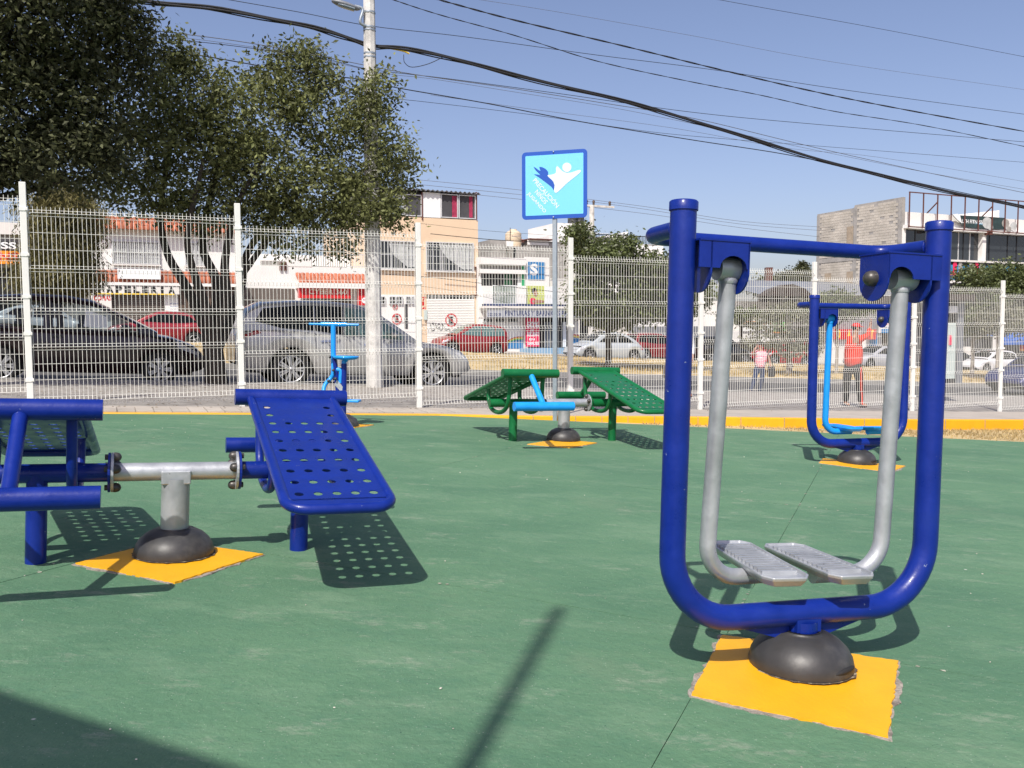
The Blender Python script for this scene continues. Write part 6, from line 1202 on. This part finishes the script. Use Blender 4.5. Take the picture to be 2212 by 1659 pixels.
def head_bits(root, P, r, face, capm=None, hair_len=.0):
    """face: unit vector the face looks along; eyes, nose, mouth, ears, hair"""
    h = Vector(P['head']); f = Vector(face).normalized(); sd = f.cross(Vector((0, 0, 1))).normalized(); upv = Vector((0, 0, 1)); B3 = Matrix((sd, f, upv)).transposed().to_4x4(); B3.translation = h
    def ell(name, c_, s_, m): 
        mb = MB(); mb.lathe([(math.sin(a)*1., -math.cos(a)) if 1 else 0 for a in np.linspace(.001, math.pi-.001, 9)], 14, B3 @ Matrix.Translation([k*r(1) for k in c_]) @ Matrix.Diagonal((*[k*r(1) for k in s_], 1))); return mb.build(name, M[m], root)
    hr = ell('hair', (0, -.008, .018), (.047, .050, .044), 'hair')
    if hair_len: ell('hair_tail', (0, -.040, -.03), (.034, .022, .05), 'hair')
    ell('nose', (0, .045, -.004), (.006, .010, .009), 'skin'); ell('mouth', (0, .041, -.022), (.012, .004, .004), 'magenta')
    for s_ in (-1, 1): ell('eye', (s_*.016, .039, .008), (.006, .004, .004), 'hair'); ell('ear', (s_*.043, 0, 0), (.006, .010, .013), 'skin')
    if capm: ell('cap', (0, -.004, .030), (.050, .053, .036), capm); ell('cap_brim', (0, .052, .020), (.036, .032, .005), capm)
def K(c, x0, y0, mpx, H_): return lambda x, y, d=0.: ((x-x0)*mpx/H_, d, max((y0-y)*mpx/H_, .012))
g_ = ground(1843, 880); Yd = g_.y; mpx = .3375*S_/FPX*Yd; Hm = 1.76; k = K(None, 470, 1368, mpx, Hm)
J = dict(pelvis=k(462, 985), belly=k(462, 900), chest=k(462, 770), neck=k(478, 680), head=k(487, 622), crown=k(487, 588), lsh=k(500, 715, -.09), lel=k(556, 690, -.12), lwr=k(582, 605, -.10), lhand=k(590, 560, -.09), rsh=k(432, 720, .09), rel=k(500, 760, .13), rwr=k(560, 700, .08), rhand=k(580, 675, .05),
 lhip=k(495, 1010, -.05), lkn=k(512, 1180, -.05), lan=k(527, 1335, -.05), ltoe=k(585, 1352, -.05), rhip=k(425, 1010, .05), rkn=k(418, 1180, .05), ran=k(412, 1335, .05), rtoe=k(455, 1352, .05))
man, P, r = person(g_, 0, Hm, 'person in red jersey and cap with striped black trousers, arms raised, behind the fence', J, 'redcloth', 'blackcloth', shirt_fat=1.38); head_bits(man, P, r, (1, -.15, 0), 'red')
for nm, dy in (('stripe', -.105),):
    a, b_, c_ = Vector(P['lhip']), Vector(P['lkn']), Vector(P['lan']); o_ = Vector((.0, -r(.052), 0)); o2 = Vector((0, -r(.044), 0)); o3 = Vector((0, -r(.036), 0)); MB().tube([a+o_+Vector((.02, 0, .06)), b_+o2, c_+o3], r(.010), 6).build('trouser_stripe', M['redstripe'], man)
g_ = ground(1637, 853, -.10); g_.z = gz(g_.x, g_.y)-.10; Yd = g_.y; mpx = .2773*S_/FPX*Yd; Hw = (1512-872)*mpx; k = K(None, 712, 1512, mpx, Hw)
zig = bpy.data.materials.new('zigzag patterned blouse'); zig.use_nodes = True; n = zig.node_tree.nodes; l = zig.node_tree.links; tc = n.new('ShaderNodeTexCoord'); wv = n.new('ShaderNodeTexWave'); wv.bands_direction = 'Z'; wv.inputs['Scale'].default_value = 2.6; wv.inputs['Distortion'].default_value = 3.5; wv.inputs['Detail Scale'].default_value = 3
cr_ = n.new('ShaderNodeValToRGB'); cr_.color_ramp.interpolation = 'CONSTANT'; e = cr_.color_ramp.elements; e[0].color = (.75, .20, .26, 1); e[1].position = .3; e[1].color = (.72, .66, .66, 1)
for p_, c_ in ((.5, (.80, .30, .34, 1)), (.7, (.18, .45, .42, 1)), (.82, (.25, .25, .28, 1)), (.9, (.8, .35, .38, 1))): x = e.new(p_); x.color = c_
l.new(tc.outputs['Object'], wv.inputs[0]); l.new(wv.outputs['Fac'], cr_.inputs[0]); l.new(cr_.outputs[0], n['Principled BSDF'].inputs['Base Color']); n['Principled BSDF'].inputs['Roughness'].default_value = .9
J = dict(pelvis=k(728, 1205), belly=k(735, 1140), chest=k(745, 1060), neck=k(735, 990), head=k(722, 938), crown=k(722, 908), lsh=k(685, 1025, -.01), lel=k(632, 1055, -.07), lwr=k(650, 985, -.11), lhand=k(678, 950, -.10), rsh=k(805, 1030, .01), rel=k(836, 1110, -.02), rwr=k(845, 1190, -.05), rhand=k(848, 1225, -.05),
 lhip=k(690, 1235), lkn=k(655, 1370, -.04), lan=k(612, 1478, -.07), ltoe=k(585, 1497, -.11), rhip=k(768, 1235), rkn=k(750, 1375, .0), ran=k(738, 1485, .03), rtoe=k(735, 1500, -.03))
wom, P, r = person(g_, 0, Hw, 'woman in pink zigzag blouse and dark jeans, hand raised to her face, crossing the road', J, zig, 'denim', arm_cover=.25, shirt_fat=1.32); head_bits(wom, P, r, (-.15, -1, 0), None, 1)
bp_ = k(858, 1240, -.03); bag = empty('shoulder_bag', upright(g_.x+bp_[0]*Hw, g_.y+bp_[1]*Hw, 0, g_.z+bp_[2]*Hw-.14), 'black handbag hanging at the side of the woman in pink', 'bag')
MB().box(-.085, .085, -.05, .05, 0, .27).build('bag_body', M['blackcloth'], bag, bevel=.03); MB().tube(bez([(-.05, 0, .26), (-.10, 0, .5), (-.13, 0, .66), (-.03, 0, .5), (.05, 0, .26)], 5), .010, 6).build('strap', M['blackcloth'], bag)
g_ = ground(1474, 858); Hp = 1.68; 
J = dict(pelvis=(0, 0, .52), belly=(0, 0, .60), chest=(0, 0, .73), neck=(0, 0, .845), head=(.01, -.01, .905), crown=(.01, -.01, .945), lsh=(-.10, 0, .80), lel=(-.135, .02, .64), lwr=(-.14, -.02, .50), lhand=(-.14, -.04, .46), rsh=(.10, 0, .80), rel=(.125, .03, .64), rwr=(.118, -.03, .51), rhand=(.115, -.05, .47), lhip=(-.05, 0, .50), lkn=(-.055, -.03, .28), lan=(-.06, .02, .05), ltoe=(-.065, -.05, .02), rhip=(.05, 0, .50), rkn=(.06, -.05, .28), ran=(.07, -.08, .05), rtoe=(.075, -.15, .02))
wp, P, r = person(g_, 0, Hp, 'person in white shirt and dark trousers mostly hidden behind the near blue post', J, 'whitecloth', 'blackcloth', arm_cover=.9); head_bits(wp, P, r, (0, -1, 0))
h_ = P['lhand']; bag = empty('hand_bag', upright(g_.x+h_[0]-.05, g_.y+h_[1], .3, g_.z+h_[2]-.36), 'dark hand bag carried by the person in the white shirt', 'bag'); MB().box(-.14, .14, -.05, .05, 0, .25).build('bag_body', M['brown'], bag, bevel=.02); MB().tube(bez([(-.08, 0, .24), (-.05, 0, .34), (.05, 0, .34), (.08, 0, .24)], 4), .008, 6).build('strap', M['brown'], bag)

# ================================================================== BEHIND THE VIEWER: what casts the two soft foreground shadows
hz = 4.3; sx_, sy_ = SUNV.x/SUNV.z, SUNV.y/SUNV.z
A_ = Vector((-1.62, 2.72)); B_ = Vector((-.87, 2.335)); dv = (B_-A_).normalized(); nv = Vector((dv.y, -dv.x)); E0 = A_+Vector((sx_, sy_))*(hz+.10)
can = empty('shade_canopy', Matrix.Translation((E0.x, E0.y, gz(E0.x, E0.y))), 'flat white shade canopy on posts behind the viewer', 'canopy')
q = [dv*a+nv*b_ for a, b_ in ((-6, 0), (2.6, 0), (2.6, 4), (-6, 4))]; MB().prism([(p.x, p.y) for p in q], hz, hz+.08, axis='z').build('roof_sheet', M['offwhite'], can)
for a, b_ in ((-5.8, .3), (2.3, .3), (2.3, 3.7), (-5.8, 3.7)):
    p = dv*a+nv*b_; MB().tube([(p.x, p.y, -.3), (p.x, p.y, hz)], .05, 10).build('post', M['white_steel'], can)
h_ = 7.4; T_ = Vector((.186, 3.81)); x, y = T_.x+.225*sy_*h_, T_.y+sy_*h_; fp_ = empty('floodlight_pole', Matrix.Translation((x, y, gz(x, y))), 'slim steel pole behind the viewer', 'lamp pole'); MB().tube([(0, 0, -.1), (T_.x+sx_*h_-x, 0, h_)], [.040, .030], 12).build('shaft', M['galv'], fp_)
bpy.data.objects.remove(TMP, do_unlink=True)
